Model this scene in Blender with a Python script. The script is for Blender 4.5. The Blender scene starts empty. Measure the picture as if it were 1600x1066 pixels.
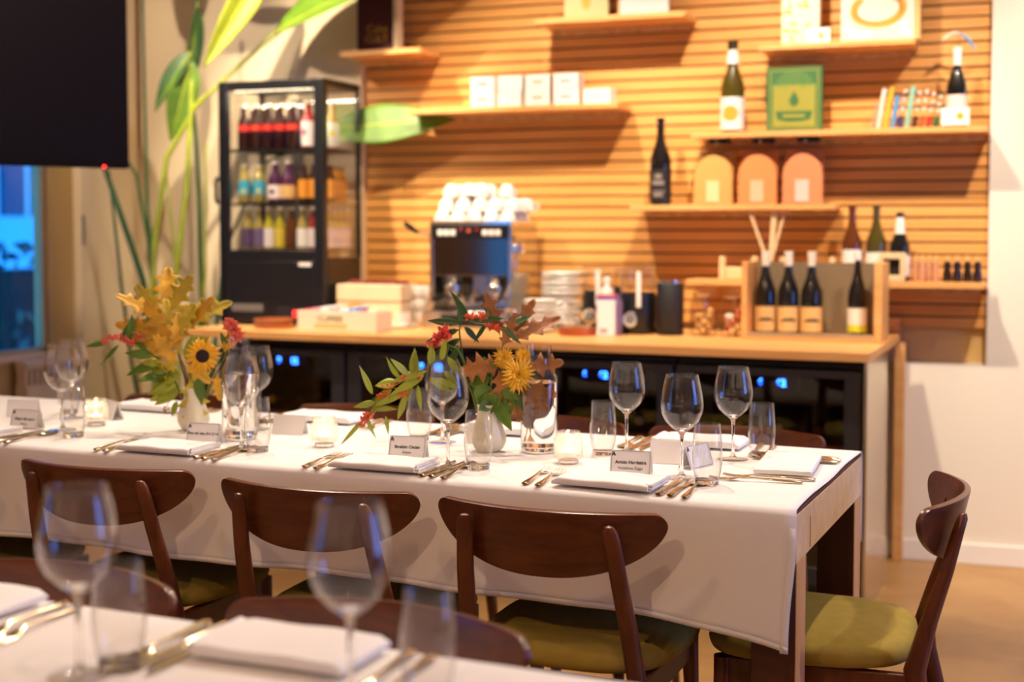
import bpy, math, random
from mathutils import Matrix, Vector, Euler
random.seed(7)
R = math.radians
SC = bpy.context.scene
COL = SC.collection
PI = math.pi

# ------------------------------------------------------------------ camera, world, sun, exposure
YAW, PITCH = 23.75, 2.90
cam = bpy.data.cameras.new('camera'); camo = bpy.data.objects.new('camera', cam); COL.objects.link(camo)
camo.location = (0, 0, 1.35)
camo.rotation_euler = Euler((R(90 - PITCH), 0, R(YAW)), 'XYZ')
cam.sensor_width = 36; cam.lens = 2113 / 1600 * 36; cam.shift_y = -66 / 1600
cam.clip_start = .05
cam.dof.use_dof = True; cam.dof.focus_distance = 2.95; cam.dof.aperture_fstop = 1.95
SC.camera = camo
SC.view_settings.view_transform = 'Standard'; SC.view_settings.look = 'None'
SC.view_settings.gamma = 1; SC.view_settings.use_curve_mapping = False
SC.view_settings.exposure = 0.26
SC.cycles.max_bounces = 14; SC.cycles.transparent_max_bounces = 24
SC.cycles.sample_clamp_indirect = 6
SC.cycles.use_denoising = True

w = bpy.data.worlds.new('dusk_sky'); SC.world = w; w.use_nodes = True
nt = w.node_tree; bg = nt.nodes['Background']
tc = nt.nodes.new('ShaderNodeTexCoord'); sx = nt.nodes.new('ShaderNodeSeparateXYZ'); rp = nt.nodes.new('ShaderNodeValToRGB')
nt.links.new(tc.outputs['Generated'], sx.inputs[0]); nt.links.new(sx.outputs['Z'], rp.inputs[0]); nt.links.new(rp.outputs[0], bg.inputs[0])
rp.color_ramp.elements[0].color = (.02, .33, 1, 1); rp.color_ramp.elements[0].position = 0
rp.color_ramp.elements[1].color = (.01, .12, .7, 1); rp.color_ramp.elements[1].position = .7
bg.inputs[1].default_value = 3.0

def lamp(name, kind, loc, aim, power, col, **kw):
    l = bpy.data.lights.new(name, kind); l.energy = power; l.color = col
    for k, v in kw.items(): setattr(l, k, v)
    o = bpy.data.objects.new(name, l); COL.objects.link(o); o.location = loc
    o.rotation_euler = (Vector(aim) - Vector(loc)).to_track_quat('-Z', 'Y').to_euler()
    return o
WARM = (1, .84, .63)
CEIL = 3.30
# track spots washing the slatted wall: (x, y, aim x, aim y, aim z, W)
WALLSPOTS = [(-3.25, 4.25, -3.3, 5.5, 1.35, 290), (-2.15, 4.2, -2.3, 5.6, 1.2, 195), (-1.15, 4.2, -1.25, 5.6, 1.25, 240),
             (.15, 4.2, -.1, 5.7, 1.25, 205), (1.3, 4.1, 1.0, 5.8, .8, 95)]
TABLE_AND_FILL_SPOTS = [(-3.7, 3.3, -4.1, 5.2, 1.3, 130), (-3.0, .6, -4.4, 1.0, 1.2, 70), (-2.2, -1.6, -2.4, -3.1, 1.2, 110), (1.2, -1.4, 1.2, -3.1, 1.0, 110), (1.5, 3.45, -.5, 3.15, .6, 110), (-2.9, 3.95, -2.6, 3.0, .8, 120), (-1.6, 3.95, -1.6, 3.0, .8, 120), (-.35, 3.9, -.7, 3.0, .8, 105),  # those aimed at left and rear walls are unseen fill, added for brightness
              (-2.3, 1.1, -2.0, 2.7, .8, 30), (-.4, .9, -.9, 2.6, .7, 32), (-1.1, -.6, -1.0, 1.2, .8, 70)]
for i, (x, y, ax, ay, az, W) in enumerate(WALLSPOTS):
    lamp('wall_spot', 'SPOT', (x, y, CEIL - .14), (ax, ay, az), W, WARM, spot_size=R(66), spot_blend=.75, shadow_soft_size=.028)
for i, (x, y, ax, ay, az, W) in enumerate(TABLE_AND_FILL_SPOTS):
    lamp('table_and_fill_spot', 'SPOT', (x, y, CEIL - .14), (ax, ay, az), W, (1, .84, .66) if y > 2 else (1, .64, .36), spot_size=R(75), spot_blend=.6, shadow_soft_size=.035)
# daylight through the windows of the right wall
lamp('window_daylight', 'AREA', (3.55, 3.35, 1.5), (-1, 3.1, .9), 26, (.24, .27, 1), shape='RECTANGLE', size=1.3, size_y=1.9)

# ------------------------------------------------------------------ materials
def lin(c):
    c = [x / 255 for x in c]
    return tuple((x / 12.92 if x <= .04045 else ((x + .055) / 1.055) ** 2.4) for x in c) + (1,)
def pm(name, col, rough=.5, metal=0, var=0, vscale=6, bump=0, bscale=200, **kw):
    m = bpy.data.materials.new(name); m.use_nodes = True
    n = m.node_tree.nodes; L = m.node_tree.links; b = n['Principled BSDF']
    c = lin(col)
    b.inputs['Base Color'].default_value = c; b.inputs['Roughness'].default_value = rough; b.inputs['Metallic'].default_value = metal
    for k, v in kw.items(): b.inputs[k].default_value = v
    t = n.new('ShaderNodeTexCoord')
    if var:
        no = n.new('ShaderNodeTexNoise'); no.inputs['Scale'].default_value = vscale; no.inputs['Detail'].default_value = 4
        L.new(t.outputs['Object'], no.inputs['Vector'])
        r = n.new('ShaderNodeValToRGB'); r.color_ramp.elements[0].position = .3; r.color_ramp.elements[1].position = .7
        r.color_ramp.elements[0].color = tuple(x * (1 - var) for x in c[:3]) + (1,)
        r.color_ramp.elements[1].color = tuple(min(1, x * (1 + var)) for x in c[:3]) + (1,)
        L.new(no.outputs['Fac'], r.inputs[0]); L.new(r.outputs[0], b.inputs['Base Color'])
    if bump:
        no = n.new('ShaderNodeTexNoise'); no.inputs['Scale'].default_value = bscale
        L.new(t.outputs['Object'], no.inputs['Vector'])
        bp = n.new('ShaderNodeBump'); bp.inputs['Strength'].default_value = bump; bp.inputs['Distance'].default_value = .002
        L.new(no.outputs['Fac'], bp.inputs['Height']); L.new(bp.outputs[0], b.inputs['Normal'])
    return m
def wood(name, c1, c2, stretch=(1, 14, 14), scale=3, rough=.45, detail=6):
    m = bpy.data.materials.new(name); m.use_nodes = True
    n = m.node_tree.nodes; L = m.node_tree.links; b = n['Principled BSDF']
    t = n.new('ShaderNodeTexCoord'); mp = n.new('ShaderNodeMapping'); mp.inputs['Scale'].default_value = stretch
    L.new(t.outputs['Object'], mp.inputs[0])
    no = n.new('ShaderNodeTexNoise'); no.inputs['Scale'].default_value = scale; no.inputs['Detail'].default_value = detail; no.inputs['Distortion'].default_value = .6
    L.new(mp.outputs[0], no.inputs['Vector'])
    r = n.new('ShaderNodeValToRGB'); r.color_ramp.elements[0].position = .32; r.color_ramp.elements[1].position = .68
    r.color_ramp.elements[0].color = lin(c1); r.color_ramp.elements[1].color = lin(c2)
    L.new(no.outputs['Fac'], r.inputs[0]); L.new(r.outputs[0], b.inputs['Base Color'])
    b.inputs['Roughness'].default_value = rough
    return m
def thin_glass(name, tint=(1, 1, 1), ior=1.45, lo=.0, power=3.2):
    m = bpy.data.materials.new(name); m.use_nodes = True
    n = m.node_tree.nodes; L = m.node_tree.links; n.remove(n['Principled BSDF']); out = n['Material Output']
    tr = n.new('ShaderNodeBsdfTransparent'); tr.inputs[0].default_value = tint + (1,)
    gl = n.new('ShaderNodeBsdfGlossy'); gl.inputs['Roughness'].default_value = .01
    fr = n.new('ShaderNodeLayerWeight'); fr.inputs['Blend'].default_value = .5
    pw = n.new('ShaderNodeMath'); pw.operation = 'POWER'; pw.inputs[1].default_value = power; L.new(fr.outputs['Facing'], pw.inputs[0])
    f0 = ((ior - 1) / (ior + 1)) ** 2
    ma = n.new('ShaderNodeMath'); ma.operation = 'MULTIPLY_ADD'; ma.inputs[1].default_value = .92 - f0; ma.inputs[2].default_value = f0; L.new(pw.outputs[0], ma.inputs[0])
    mx = n.new('ShaderNodeMixShader')
    src = ma.outputs[0]
    if lo:
        a = n.new('ShaderNodeMath'); a.operation = 'ADD'; a.use_clamp = True; a.inputs[1].default_value = lo; L.new(src, a.inputs[0]); src = a.outputs[0]
    L.new(src, mx.inputs[0]); L.new(tr.outputs[0], mx.inputs[1]); L.new(gl.outputs[0], mx.inputs[2]); L.new(mx.outputs[0], out.inputs[0])
    return m
def solid_glass(name, tint=(1, 1, 1), ior=1.45, rough=0):
    m = bpy.data.materials.new(name); m.use_nodes = True
    n = m.node_tree.nodes; L = m.node_tree.links; n.remove(n['Principled BSDF'])
    g = n.new('ShaderNodeBsdfGlass'); g.inputs[0].default_value = tint + (1,); g.inputs['IOR'].default_value = ior; g.inputs['Roughness'].default_value = rough
    L.new(g.outputs[0], n['Material Output'].inputs[0]); return m
def glow(name, col, s):
    m = bpy.data.materials.new(name); m.use_nodes = True
    b = m.node_tree.nodes['Principled BSDF']; b.inputs['Base Color'].default_value = (0, 0, 0, 1)
    b.inputs['Emission Color'].default_value = lin(col); b.inputs['Emission Strength'].default_value = s
    return m

OAKS = wood('slat_oak', (216, 150, 74), (232, 172, 96), (.6, 8, 20), 2.6, .5)
OAK = wood('oak', (222, 158, 88), (236, 180, 112), (1, 10, 10), 3, .45)
OAKEND = wood('oak_end', (196, 148, 84), (226, 182, 116), (10, 1, 10), 3, .5)
WALNUT = wood('walnut', (84, 40, 20), (112, 58, 30), (3, 14, 3), 3, .33)
TEAK = wood('teak_back', (78, 37, 19), (106, 54, 28), (2, 10, 12), 4, .3)
DARKWOOD = wood('dark_wood', (70, 34, 20), (92, 48, 28), (10, 10, 1), 3, .45)
MAROON = pm('table_leather', (82, 30, 26), .6)
PLY = wood('pale_ply', (226, 190, 138), (238, 206, 158), (2, 8, 8), 3, .5)
CREAM = pm('cream_paint', (236, 226, 208), .7, var=.015, vscale=2)
TAN = pm('tan_with_shade', (198, 164, 100), .7, var=.02, vscale=2)  # olive-tan carries the deep shade of the left wall in its colour
BEIGE = pm('beige_paint', (226, 204, 166), .7, var=.015, vscale=2)
WHITEP = pm('white_trim', (240, 234, 224), .5)
FLOORM = wood('floor_vinyl', (170, 126, 72), (184, 142, 88), (2.2, 3.4, 1), 1.8, .38)
CEILM = pm('ceiling_paint', (236, 228, 214), .8)
BLACK = pm('black_metal', (18, 18, 21), .38)
BLACKM = pm('matte_black', (26, 24, 26), .6)
SCREEN = pm('tv_black', (22, 18, 18), .6, **{'Specular IOR Level': .12})
STEEL = pm('steel', (205, 200, 192), .16, 1)
CHROME = pm('chrome', (225, 222, 216), .07, 1)
PANEL = pm('steel_panel', (206, 190, 162), .22, .85)
SILVER = pm('cutlery_silver', (222, 204, 170), .16, 1)
GREY = pm('grey_plastic', (120, 116, 112), .5)
CLOTH = pm('tablecloth_linen', (236, 232, 232), .85, bump=.08, bscale=900)
NAPK = pm('napkin_linen', (240, 237, 238), .85, bump=.08, bscale=700)
PORC = pm('porcelain', (232, 228, 222), .22)
CARD = pm('card_paper', (240, 236, 236), .7)
INK = pm('ink', (40, 38, 44), .7)
OLIVE = pm('olive_felt', (160, 136, 50), .9, var=.08, vscale=30, bump=.3, bscale=500)
GLASS = thin_glass('thin_glass', (.985, .98, .97), 1.5, .005)
GLASSP = thin_glass('pane_glass', (.97, .97, .97), 1.45, .012)
SGLASS = solid_glass('solid_glass', (1, 1, 1), 1.45)
WATER = solid_glass('water', (1, 1, 1), 1.33)
RIBGL = thin_glass('candle_glass', (.97, .965, .95), 1.5, .02)
_n = RIBGL.node_tree.nodes; _l = RIBGL.node_tree.links
_tl = _n.new('ShaderNodeBsdfTranslucent'); _tl.inputs[0].default_value = (.95, .93, .88, 1)
_m2 = _n.new('ShaderNodeMixShader'); _m2.inputs[0].default_value = .12
_ms = [x for x in _n if x.type == 'MIX_SHADER' and x != _m2][0]
_l.new(_ms.outputs[0], _m2.inputs[1]); _l.new(_tl.outputs[0], _m2.inputs[2]); _l.new(_m2.outputs[0], _n['Material Output'].inputs[0])
DOORGL = thin_glass('tinted_door_glass', (.72, .70, .67), 1.45, .01)
VASEM = pm('vase_ceramic', (222, 214, 190), .35, **{'Subsurface Weight': .15, 'Subsurface Radius': (.01, .008, .005)})
WAX = pm('wax', (250, 244, 230), .4)
FLAME = glow('flame', (255, 214, 150), 7)
LEDBLUE = glow('led_blue', (30, 90, 255), 30)
LEDRED = glow('led_red', (255, 40, 40), 5)
FRIDGEIN = pm('fridge_liner', (236, 226, 200), .5)
GWINE = pm('dark_wine_glass', (20, 18, 14), .12, 0, **{'Coat Weight': .4})
GGREEN = pm('green_wine_glass', (74, 62, 14), .12, 0, **{'Coat Weight': .4})
GBROWN = pm('brown_wine_glass', (92, 46, 14), .12, 0, **{'Coat Weight': .4})
LABW = pm('label_white', (238, 230, 220), .6)
LABT = pm('label_tan', (222, 178, 112), .6)
GOLD = pm('gold_print', (212, 158, 52), .45)
LEAFG = pm('leaf_green', (88, 120, 28), .45, var=.25, vscale=14)
LEAFD = pm('leaf_dark_green', (52, 86, 38), .4, var=.25, vscale=10)
LEAFY = pm('leaf_yellow_green', (150, 160, 40), .45, var=.2, vscale=14)
LEAFO = pm('oak_leaf_yellow', (224, 172, 52), .5, var=.25, vscale=22)
LEAFO2 = pm('oak_leaf_olive', (196, 172, 50), .5, var=.3, vscale=18)
LEAFB = pm('oak_leaf_brown', (158, 98, 40), .5, var=.3, vscale=22)
STEMG = pm('stem_green', (92, 110, 40), .5)
STEMB = pm('stem_brown', (96, 70, 36), .6)
PETALY = pm('petal_yellow', (244, 178, 24), .5, var=.15, vscale=30)
PETALC = pm('petal_chrysanthemum', (240, 184, 36), .5, var=.15, vscale=30)
PETALR = pm('petal_coral', (238, 116, 94), .55, var=.2, vscale=40)
BERRY = pm('blossom_orange', (226, 86, 34), .5, var=.2, vscale=60)
SUNDISC = pm('sunflower_disc', (40, 22, 12), .8, bump=.8, bscale=500)

# ------------------------------------------------------------------ mesh helper
class M:
    def __init__(s): s.v = []; s.f = []; s.T = Matrix.Identity(4)
    def add(s, vs, fs):
        o = len(s.v); s.v += [tuple(s.T @ Vector(p)) for p in vs]; s.f += [tuple(i + o for i in q) for q in fs]; return s
    def box(s, x0, x1, y0, y1, z0, z1):
        return s.add([(x, y, z) for x in (x0, x1) for y in (y0, y1) for z in (z0, z1)],
                     [(0, 1, 3, 2), (4, 6, 7, 5), (0, 4, 5, 1), (2, 3, 7, 6), (0, 2, 6, 4), (1, 5, 7, 3)])
    def loft(s, rings, cap=True, close=False):
        n = len(rings[0]); vs = [p for r in rings for p in r]; fs = []
        m = len(rings)
        for i in range(m if close else m - 1):
            a, b = i * n, ((i + 1) % m) * n
            for j in range(n): fs.append((a + j, a + (j + 1) % n, b + (j + 1) % n, b + j))
        if cap and not close: fs += [tuple(range(n))[::-1], tuple(range((m - 1) * n, m * n))]
        return s.add(vs, fs)
    def lathe(s, prof, seg=24, cap=True, mod=None):
        rings = []
        for r, z in prof:
            rings.append([((r * (mod(2 * PI * k / seg, z) if mod else 1)) * math.cos(2 * PI * k / seg), (r * (mod(2 * PI * k / seg, z) if mod else 1)) * math.sin(2 * PI * k / seg), z) for k in range(seg)])
        return s.loft(rings, cap)
    def disc(s, c, r, z0, z1, seg=20):
        o = s.T; s.T = o @ Matrix.Translation((c[0], c[1], 0)); s.lathe([(r, z0), (r, z1)], seg); s.T = o; return s
    def tube(s, pts, rad, seg=8, flat=1):
        pts = [Vector(p) for p in pts]; n = len(pts)
        if not hasattr(rad, '__len__'): rad = [rad] * n
        rings = []; ref = None
        for i, p in enumerate(pts):
            t = (pts[min(i + 1, n - 1)] - pts[max(i - 1, 0)]).normalized()
            if ref is None:
                ref = Vector((0, 0, 1)) if abs(t.z) < .9 else Vector((1, 0, 0))
                ref = (ref - t * ref.dot(t)).normalized()
            else:
                ref = (ref - t * ref.dot(t)).normalized()
            b = t.cross(ref)
            rings.append([tuple(p + (ref * math.cos(2 * PI * k / seg) * flat + b * math.sin(2 * PI * k / seg)) * rad[i]) for k in range(seg)])
        return s.loft(rings)
    def sect(s, secs, seg=10):   # (centre, half width in x, half height in z) along y
        return s.loft([[(c[0] + a * math.cos(2 * PI * k / seg), c[1], c[2] + h * math.sin(2 * PI * k / seg)) for k in range(seg)] for c, a, h in secs])
    def prism(s, poly, z0, z1):
        n = len(poly)
        return s.loft([[(x, y, z0) for x, y in poly], [(x, y, z1) for x, y in poly]])
    def grid(s, rows):
        n = len(rows[0]); vs = [p for r in rows for p in r]
        return s.add(vs, [(i * n + j, i * n + j + 1, (i + 1) * n + j + 1, (i + 1) * n + j) for i in range(len(rows) - 1) for j in range(n - 1)])
    def ball(s, c, r, seg=10, sq=(1, 1, 1)):
        pr = [(r * math.sin(PI * k / seg), -r * math.cos(PI * k / seg)) for k in range(1, seg)]
        o = s.T; s.T = o @ Matrix.Translation(c) @ Matrix.Diagonal(tuple(sq) + (1,)); s.lathe(pr, seg + 2); s.T = o; return s
    def at(s, mat): s.T = mat; return s
    def build(s, name, mat, parent=None, loc=(0, 0, 0), rz=0, bevel=0, solid=0, sub=0, sharp=38, rot=None):
        me = bpy.data.meshes.new(name); me.from_pydata(s.v, [], s.f); me.update()
        me.materials.append(mat)
        me.polygons.foreach_set('use_smooth', [True] * len(me.polygons))
        import bmesh
        bm = bmesh.new(); bm.from_mesh(me)
        if not solid and not s.__dict__.get('open'): bmesh.ops.recalc_face_normals(bm, faces=bm.faces)
        bm.to_mesh(me); bm.free()
        me.set_sharp_from_angle(angle=R(sharp))
        o = bpy.data.objects.new(name, me); COL.objects.link(o)
        if parent: o.parent = parent
        o.location = loc; o.rotation_euler = rot if rot else (0, 0, rz)
        if solid:
            md = o.modifiers.new('thickness', 'SOLIDIFY'); md.thickness = solid; md.offset = 0
        if bevel:
            md = o.modifiers.new('bevel', 'BEVEL'); md.width = bevel; md.segments = 3; md.limit_method = 'ANGLE'; md.angle_limit = R(40)
        if sub:
            md = o.modifiers.new('sub', 'SUBSURF'); md.levels = sub; md.render_levels = sub
        return o
def tag(o, label, cat, group=None):
    o['label'] = label; o['category'] = cat
    if group: o['group'] = group
    return o
def thing(name, label, cat, loc=(0, 0, 0), rz=0, group=None):
    o = bpy.data.objects.new(name, None); COL.objects.link(o); o.location = loc; o.rotation_euler = (0, 0, rz)
    o.empty_display_size = .05
    return tag(o, label, cat, group)
def struct(o): o['kind'] = 'structure'; return o
def dup(root, loc, rz=0, label=None, group=None):
    r = root.copy(); COL.objects.link(r); r.location = loc; r.rotation_euler = (0, 0, rz)
    if label: r['label'] = label
    if group: r['group'] = group
    for ch in root.children:
        c = ch.copy(); COL.objects.link(c); c.parent = r
        for g in ch.children:
            d = g.copy(); COL.objects.link(d); d.parent = c
    return r
def text(body, size, mat, parent, loc, rot, name='lettering', extrude=.0004, align='CENTER', bold=0):
    c = bpy.data.curves.new(name, 'FONT'); c.body = body; c.size = size; c.align_x = align; c.align_y = 'CENTER'; c.extrude = extrude; c.offset = bold
    c.materials.append(mat)
    tmp = bpy.data.objects.new('tmp', c); COL.objects.link(tmp)
    me = bpy.data.meshes.new_from_object(tmp.evaluated_get(bpy.context.evaluated_depsgraph_get())); bpy.data.objects.remove(tmp)
    o = bpy.data.objects.new(name, me); COL.objects.link(o); o.parent = parent; o.location = loc; o.rotation_euler = rot
    return o
def B(x0, x1, y0, y1, z0, z1): return M().box(x0, x1, y0, y1, z0, z1)

# ------------------------------------------------------------------ room shell
PHI = R(3.5); P0 = Vector((-.79, 5.69, 0)); UV = Vector((math.cos(PHI), math.sin(PHI), 0)); NV = Vector((-math.sin(PHI), math.cos(PHI), 0))
def WP(u, off, z): return tuple(P0 + UV * u - NV * off + Vector((0, 0, z)))
XL, XR, YB = -4.45, 3.7, -3.2
struct(B(XL - .3, XR + .3, YB - .3, 6.4, -.12, 0).build('floor', FLOORM))
struct(B(XL - .3, XR + .3, YB - .3, 6.4, CEIL, CEIL + .12).build('ceiling', CEILM))
NU0, NU1, NZ = -2.42, .355, .81
def wallmesh(boxes):
    m = M()
    for b in boxes: m.box(*b)
    return m
struct(wallmesh([(NU0, NU1, 0, .2, 0, NZ), (NU1, 4.6, 0, .2, 0, CEIL)]).build('wall_back', CREAM, loc=P0, rz=PHI))
struct(B(NU0 + .0005, NU1 - .0005, .06, .2, NZ + .0005, CEIL).build('wall_niche', pm('niche_shade_tan', (228, 190, 122), .7), loc=P0, rz=PHI))  # shelf shade and warm wood bounce are put into this colour
struct(B(-3.9, NU0, 0, .2, 0, CEIL).build('wall_back_left', BEIGE, loc=P0, rz=PHI))
sl = M(); z = .953
sl.box(NU0, NU1 - .001, .048, .0595, .953, CEIL)
slats = sl.build('trim_slat_backing', pm('slat_gap', (120, 74, 36), .8), loc=P0, rz=PHI); struct(slats)
sl = M(); i = 0
while z < CEIL - .05:
    sl.box(NU0 + .001, NU1 - .001, .034, .048, z, z + .042); z += .0503; i += 1
struct(sl.build('trim_slats', OAKS, loc=P0, rz=PHI, bevel=.002))
struct(B(NU1 - 1.165, 4.6, -.014, -.0005, 0, .085).build('baseboard_back', WHITEP, loc=P0, rz=PHI, bevel=.004))
# left wall with a window
WY0, WY1, WZ0, WZ1 = 4.50, 4.835, .78, 2.35
struct(wallmesh([(XL - .08, XL, YB, -.75, 0, CEIL), (XL - .08, XL, .15, WY0, 0, CEIL), (XL - .08, XL, -.75, .15, 0, .7), (XL - .08, XL, -.75, .15, 2.5, CEIL), (XL - .08, XL, WY1, 5.75, 0, CEIL), (XL - .08, XL, WY0, WY1, 0, WZ0), (XL - .08, XL, WY0, WY1, WZ1, CEIL)]).build('wall_left', TAN))
fr = struct(wallmesh([(XL - .07, XL - .02, WY0, WY0 + .025, WZ0, WZ1), (XL - .07, XL - .02, WY1 - .025, WY1, WZ0, WZ1), (XL - .07, XL - .02, WY0, WY1, WZ0, WZ0 + .03), (XL - .07, XL - .02, WY0, WY1, WZ1 - .03, WZ1)]).build('window_1', TAN))
B(XL - .05, XL - .042, WY0 + .025, WY1 - .025, WZ0 + .03, WZ1 - .03).build('pane', GLASSP, fr)
fr = struct(wallmesh([(XL - .07, XL - .02, -.75, -.715, .7, 2.5), (XL - .07, XL - .02, .115, .15, .7, 2.5), (XL - .07, XL - .02, -.715, .115, .7, .74), (XL - .07, XL - .02, -.715, .115, 2.46, 2.5)]).build('window_3', TAN))
B(XL - .05, XL - .042, -.715, .115, .74, 2.46).build('pane', GLASSP, fr)
struct(B(XL + .001, XL + .03, WY0 - .1, 4.93, .765, .795).build('trim_sill', BEIGE, bevel=.004))
door = struct(B(XL + .001, XL + .05, 4.99, 5.40, 0.0, 2.6).build('door_1', BEIGE, bevel=.006))
M().tube([(XL + .05, 5.005, 1.28), (XL + .05, 5.005, 1.42)], .008).build('hinge', GREY, door)
# rear and right walls (behind and beside the camera), daylight windows in the right one
struct(B(XL, XR, YB - .2, YB, 0, CEIL).build('wall_rear', CREAM))
struct(wallmesh([(XR, XR + .2, YB, 2.3, 0, CEIL), (XR, XR + .2, 4.3, 6.3, 0, CEIL), (XR, XR + .2, 2.3, 4.3, 0, .6), (XR, XR + .2, 2.3, 4.3, 2.6, CEIL)]).build('wall_right', CREAM))
fr = struct(wallmesh([(XR + .06, XR + .12, y, y + .05, .6, 2.6) for y in (2.3, 3.275, 4.25)] + [(XR + .06, XR + .12, 2.3, 4.3, zz, zz + .05) for zz in (.6, 2.55)]).build('window_2', WHITEP))
B(XR + .085, XR + .093, 2.35, 4.25, .65, 2.55).build('pane', GLASSP, fr)

# wall radiator grille under the window
rad = thing('radiator', 'cream radiator with upright slots below the blue window', 'radiator', (XL + .035, 4.57, .42))
m = M(); m.box(0, .07, 0, .36, 0, .24); m.box(0, .07, 0, .36, .32, .345)
for k in range(11): m.box(.01, .06, k * .034, k * .034 + .014, .24, .32)
m.build('casing', BEIGE, rad)
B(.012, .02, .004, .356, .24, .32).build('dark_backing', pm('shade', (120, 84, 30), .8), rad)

# outside the window: facade and hedge in blue dusk
fac = thing('townhouse', 'pale house facade seen through the narrow window at dusk', 'house', (-10.5, 9.0, -.4), R(0))
B(-.3, 0, -4, 4, 0, 7).build('facade', pm('facade', (190, 214, 230), .8), fac)
for y in (-2.2, -.9, .4, 1.7, 2.9):
    for zz in (1.9, 4.4):
        fw = B(.0, .03, y, y + .7, zz, zz + 1.5).build('window', pm('house_window', (40, 60, 90), .2), fac)
        wallmesh([(.03, .05, y + .33, y + .37, zz, zz + 1.5), (.03, .05, y, y + .7, zz + .73, zz + .77)]).build('glazing_bar', WHITEP, fw)
hd = M()
for k in range(900):
    a, b2, c = random.uniform(-1.6, 1.6), random.uniform(-.3, .3), random.uniform(0, 1.35)
    hd.T = Matrix.Translation((b2, a, c)) @ Euler((random.uniform(0, 6), random.uniform(0, 6), random.uniform(0, 6))).to_matrix().to_4x4()
    s = random.uniform(.05, .09); hd.add([(-s, 0, 0), (0, -s * .5, .01), (s, 0, 0), (0, s * .5, .01)], [(0, 1, 2, 3)])
hd.open = True
he = thing('hedge', 'dark leafy hedge outside the narrow window', 'hedge', (-6.3, 6.3, -.1))
hd.build('foliage', pm('hedge_leaf', (70, 110, 90), .6, var=.5, vscale=5), he)
B(-.2, .2, -1.5, 1.5, 0, 1.2).build('core', pm('hedge_core', (20, 34, 34), .9), he)

# ceiling track heads
def track_head(x, y, aim, label):
    t = thing('track_light', label, 'ceiling light', (x, y, CEIL), 0, 'ceiling track spots')
    B(-.09, .09, -.018, .018, -.03, 0).build('adapter', BLACK, t)
    d = (Vector(aim) - Vector((x, y, CEIL - .14))).normalized()
    q = d.to_track_quat('-Z', 'Y').to_matrix().to_4x4()
    m = M().at(Matrix.Translation((0, 0, -.14)) @ q); m.lathe([(.02, .11), (.042, .10), (.045, .012), (.045, .012), (.040, .012), (.038, .03)], 20, False)
    m.T = Matrix.Identity(4); m.tube([(0, 0, -.03), (0, 0, -.07)], .008)
    m.build('spot_head', BLACK, t)
for x, y, ax, ay, az, W in WALLSPOTS: track_head(x, y, (ax, ay, az), 'black ceiling spot aimed at the slatted wall')
for x, y, ax, ay, az, W in TABLE_AND_FILL_SPOTS: track_head(x, y, (ax, ay, az), 'black ceiling spot for the dining tables and added wall fill')

# ------------------------------------------------------------------ counter with four wine fridges
CT, CF = .927, 4.75
wt = thing('worktop', 'long oak worktop running under the drinks fridge and coffee machine', 'counter', (-2.2, 5.1, CT - .032))
def wy(x): return 5.69 + (x + .79) * math.tan(PHI) - .004
M().prism([(-1.43, CF - 5.1), (1.46, CF - .02 - 5.1), (1.435, wy(-.765) - 5.1), (-1.43, wy(-3.63) - 5.1)], 0, .032).build('top_board', OAK, wt, bevel=.002)
M().box(-.29, .04, -.016, 0, 0, .062).build('upstand', OAK, wt, loc=(1.39, wy(-.81) - 5.1 - .004, .033), rz=PHI, bevel=.002)
pl = thing('side_post', 'slim oak batten standing against the wall at the worktop end', 'post', (-.765, 5.655, 0), PHI)
B(-.018, .022, -.02, .018, 0, CT - .033).build('batten', OAK, pl, bevel=.002)
sp = thing('end_panel', 'brushed steel panel closing the right end of the counter', 'panel', (-.752, CF + .02, 0))
B(-.012, .0, 0, .46, .0, CT - .034).build('sheet', PANEL, sp, bevel=.001)
WE = [-3.49, -2.853, -2.125, -1.452, -.766]
BEECH = wood('fridge_beech', (168, 106, 60), (188, 124, 74), (1, 10, 10), 3, .5); FRAMEM = pm('fridge_door_frame', (46, 44, 47), .45)
def lying_bottle(name, label, loc, mat):
    t = thing(name, label, 'bottle', loc, 0, 'wine bottles lying in the fridges')
    M().at(Matrix.Rotation(R(90), 4, 'X')).lathe([(.0, -.30), (.03, -.30), (.037, -.285), (.037, -.10), (.016, -.03), (.014, .0), (0, .0)], 16, False).build('glass', mat, t)
    M().at(Matrix.Rotation(R(90), 4, 'X')).lathe([(.0155, -.028), (.0155, .001), (0, .002)], 14, False).build('capsule', random.choice([GOLD, LABW, MAROON]), t)
DISP = ['8', '12', '6', '62']
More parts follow.
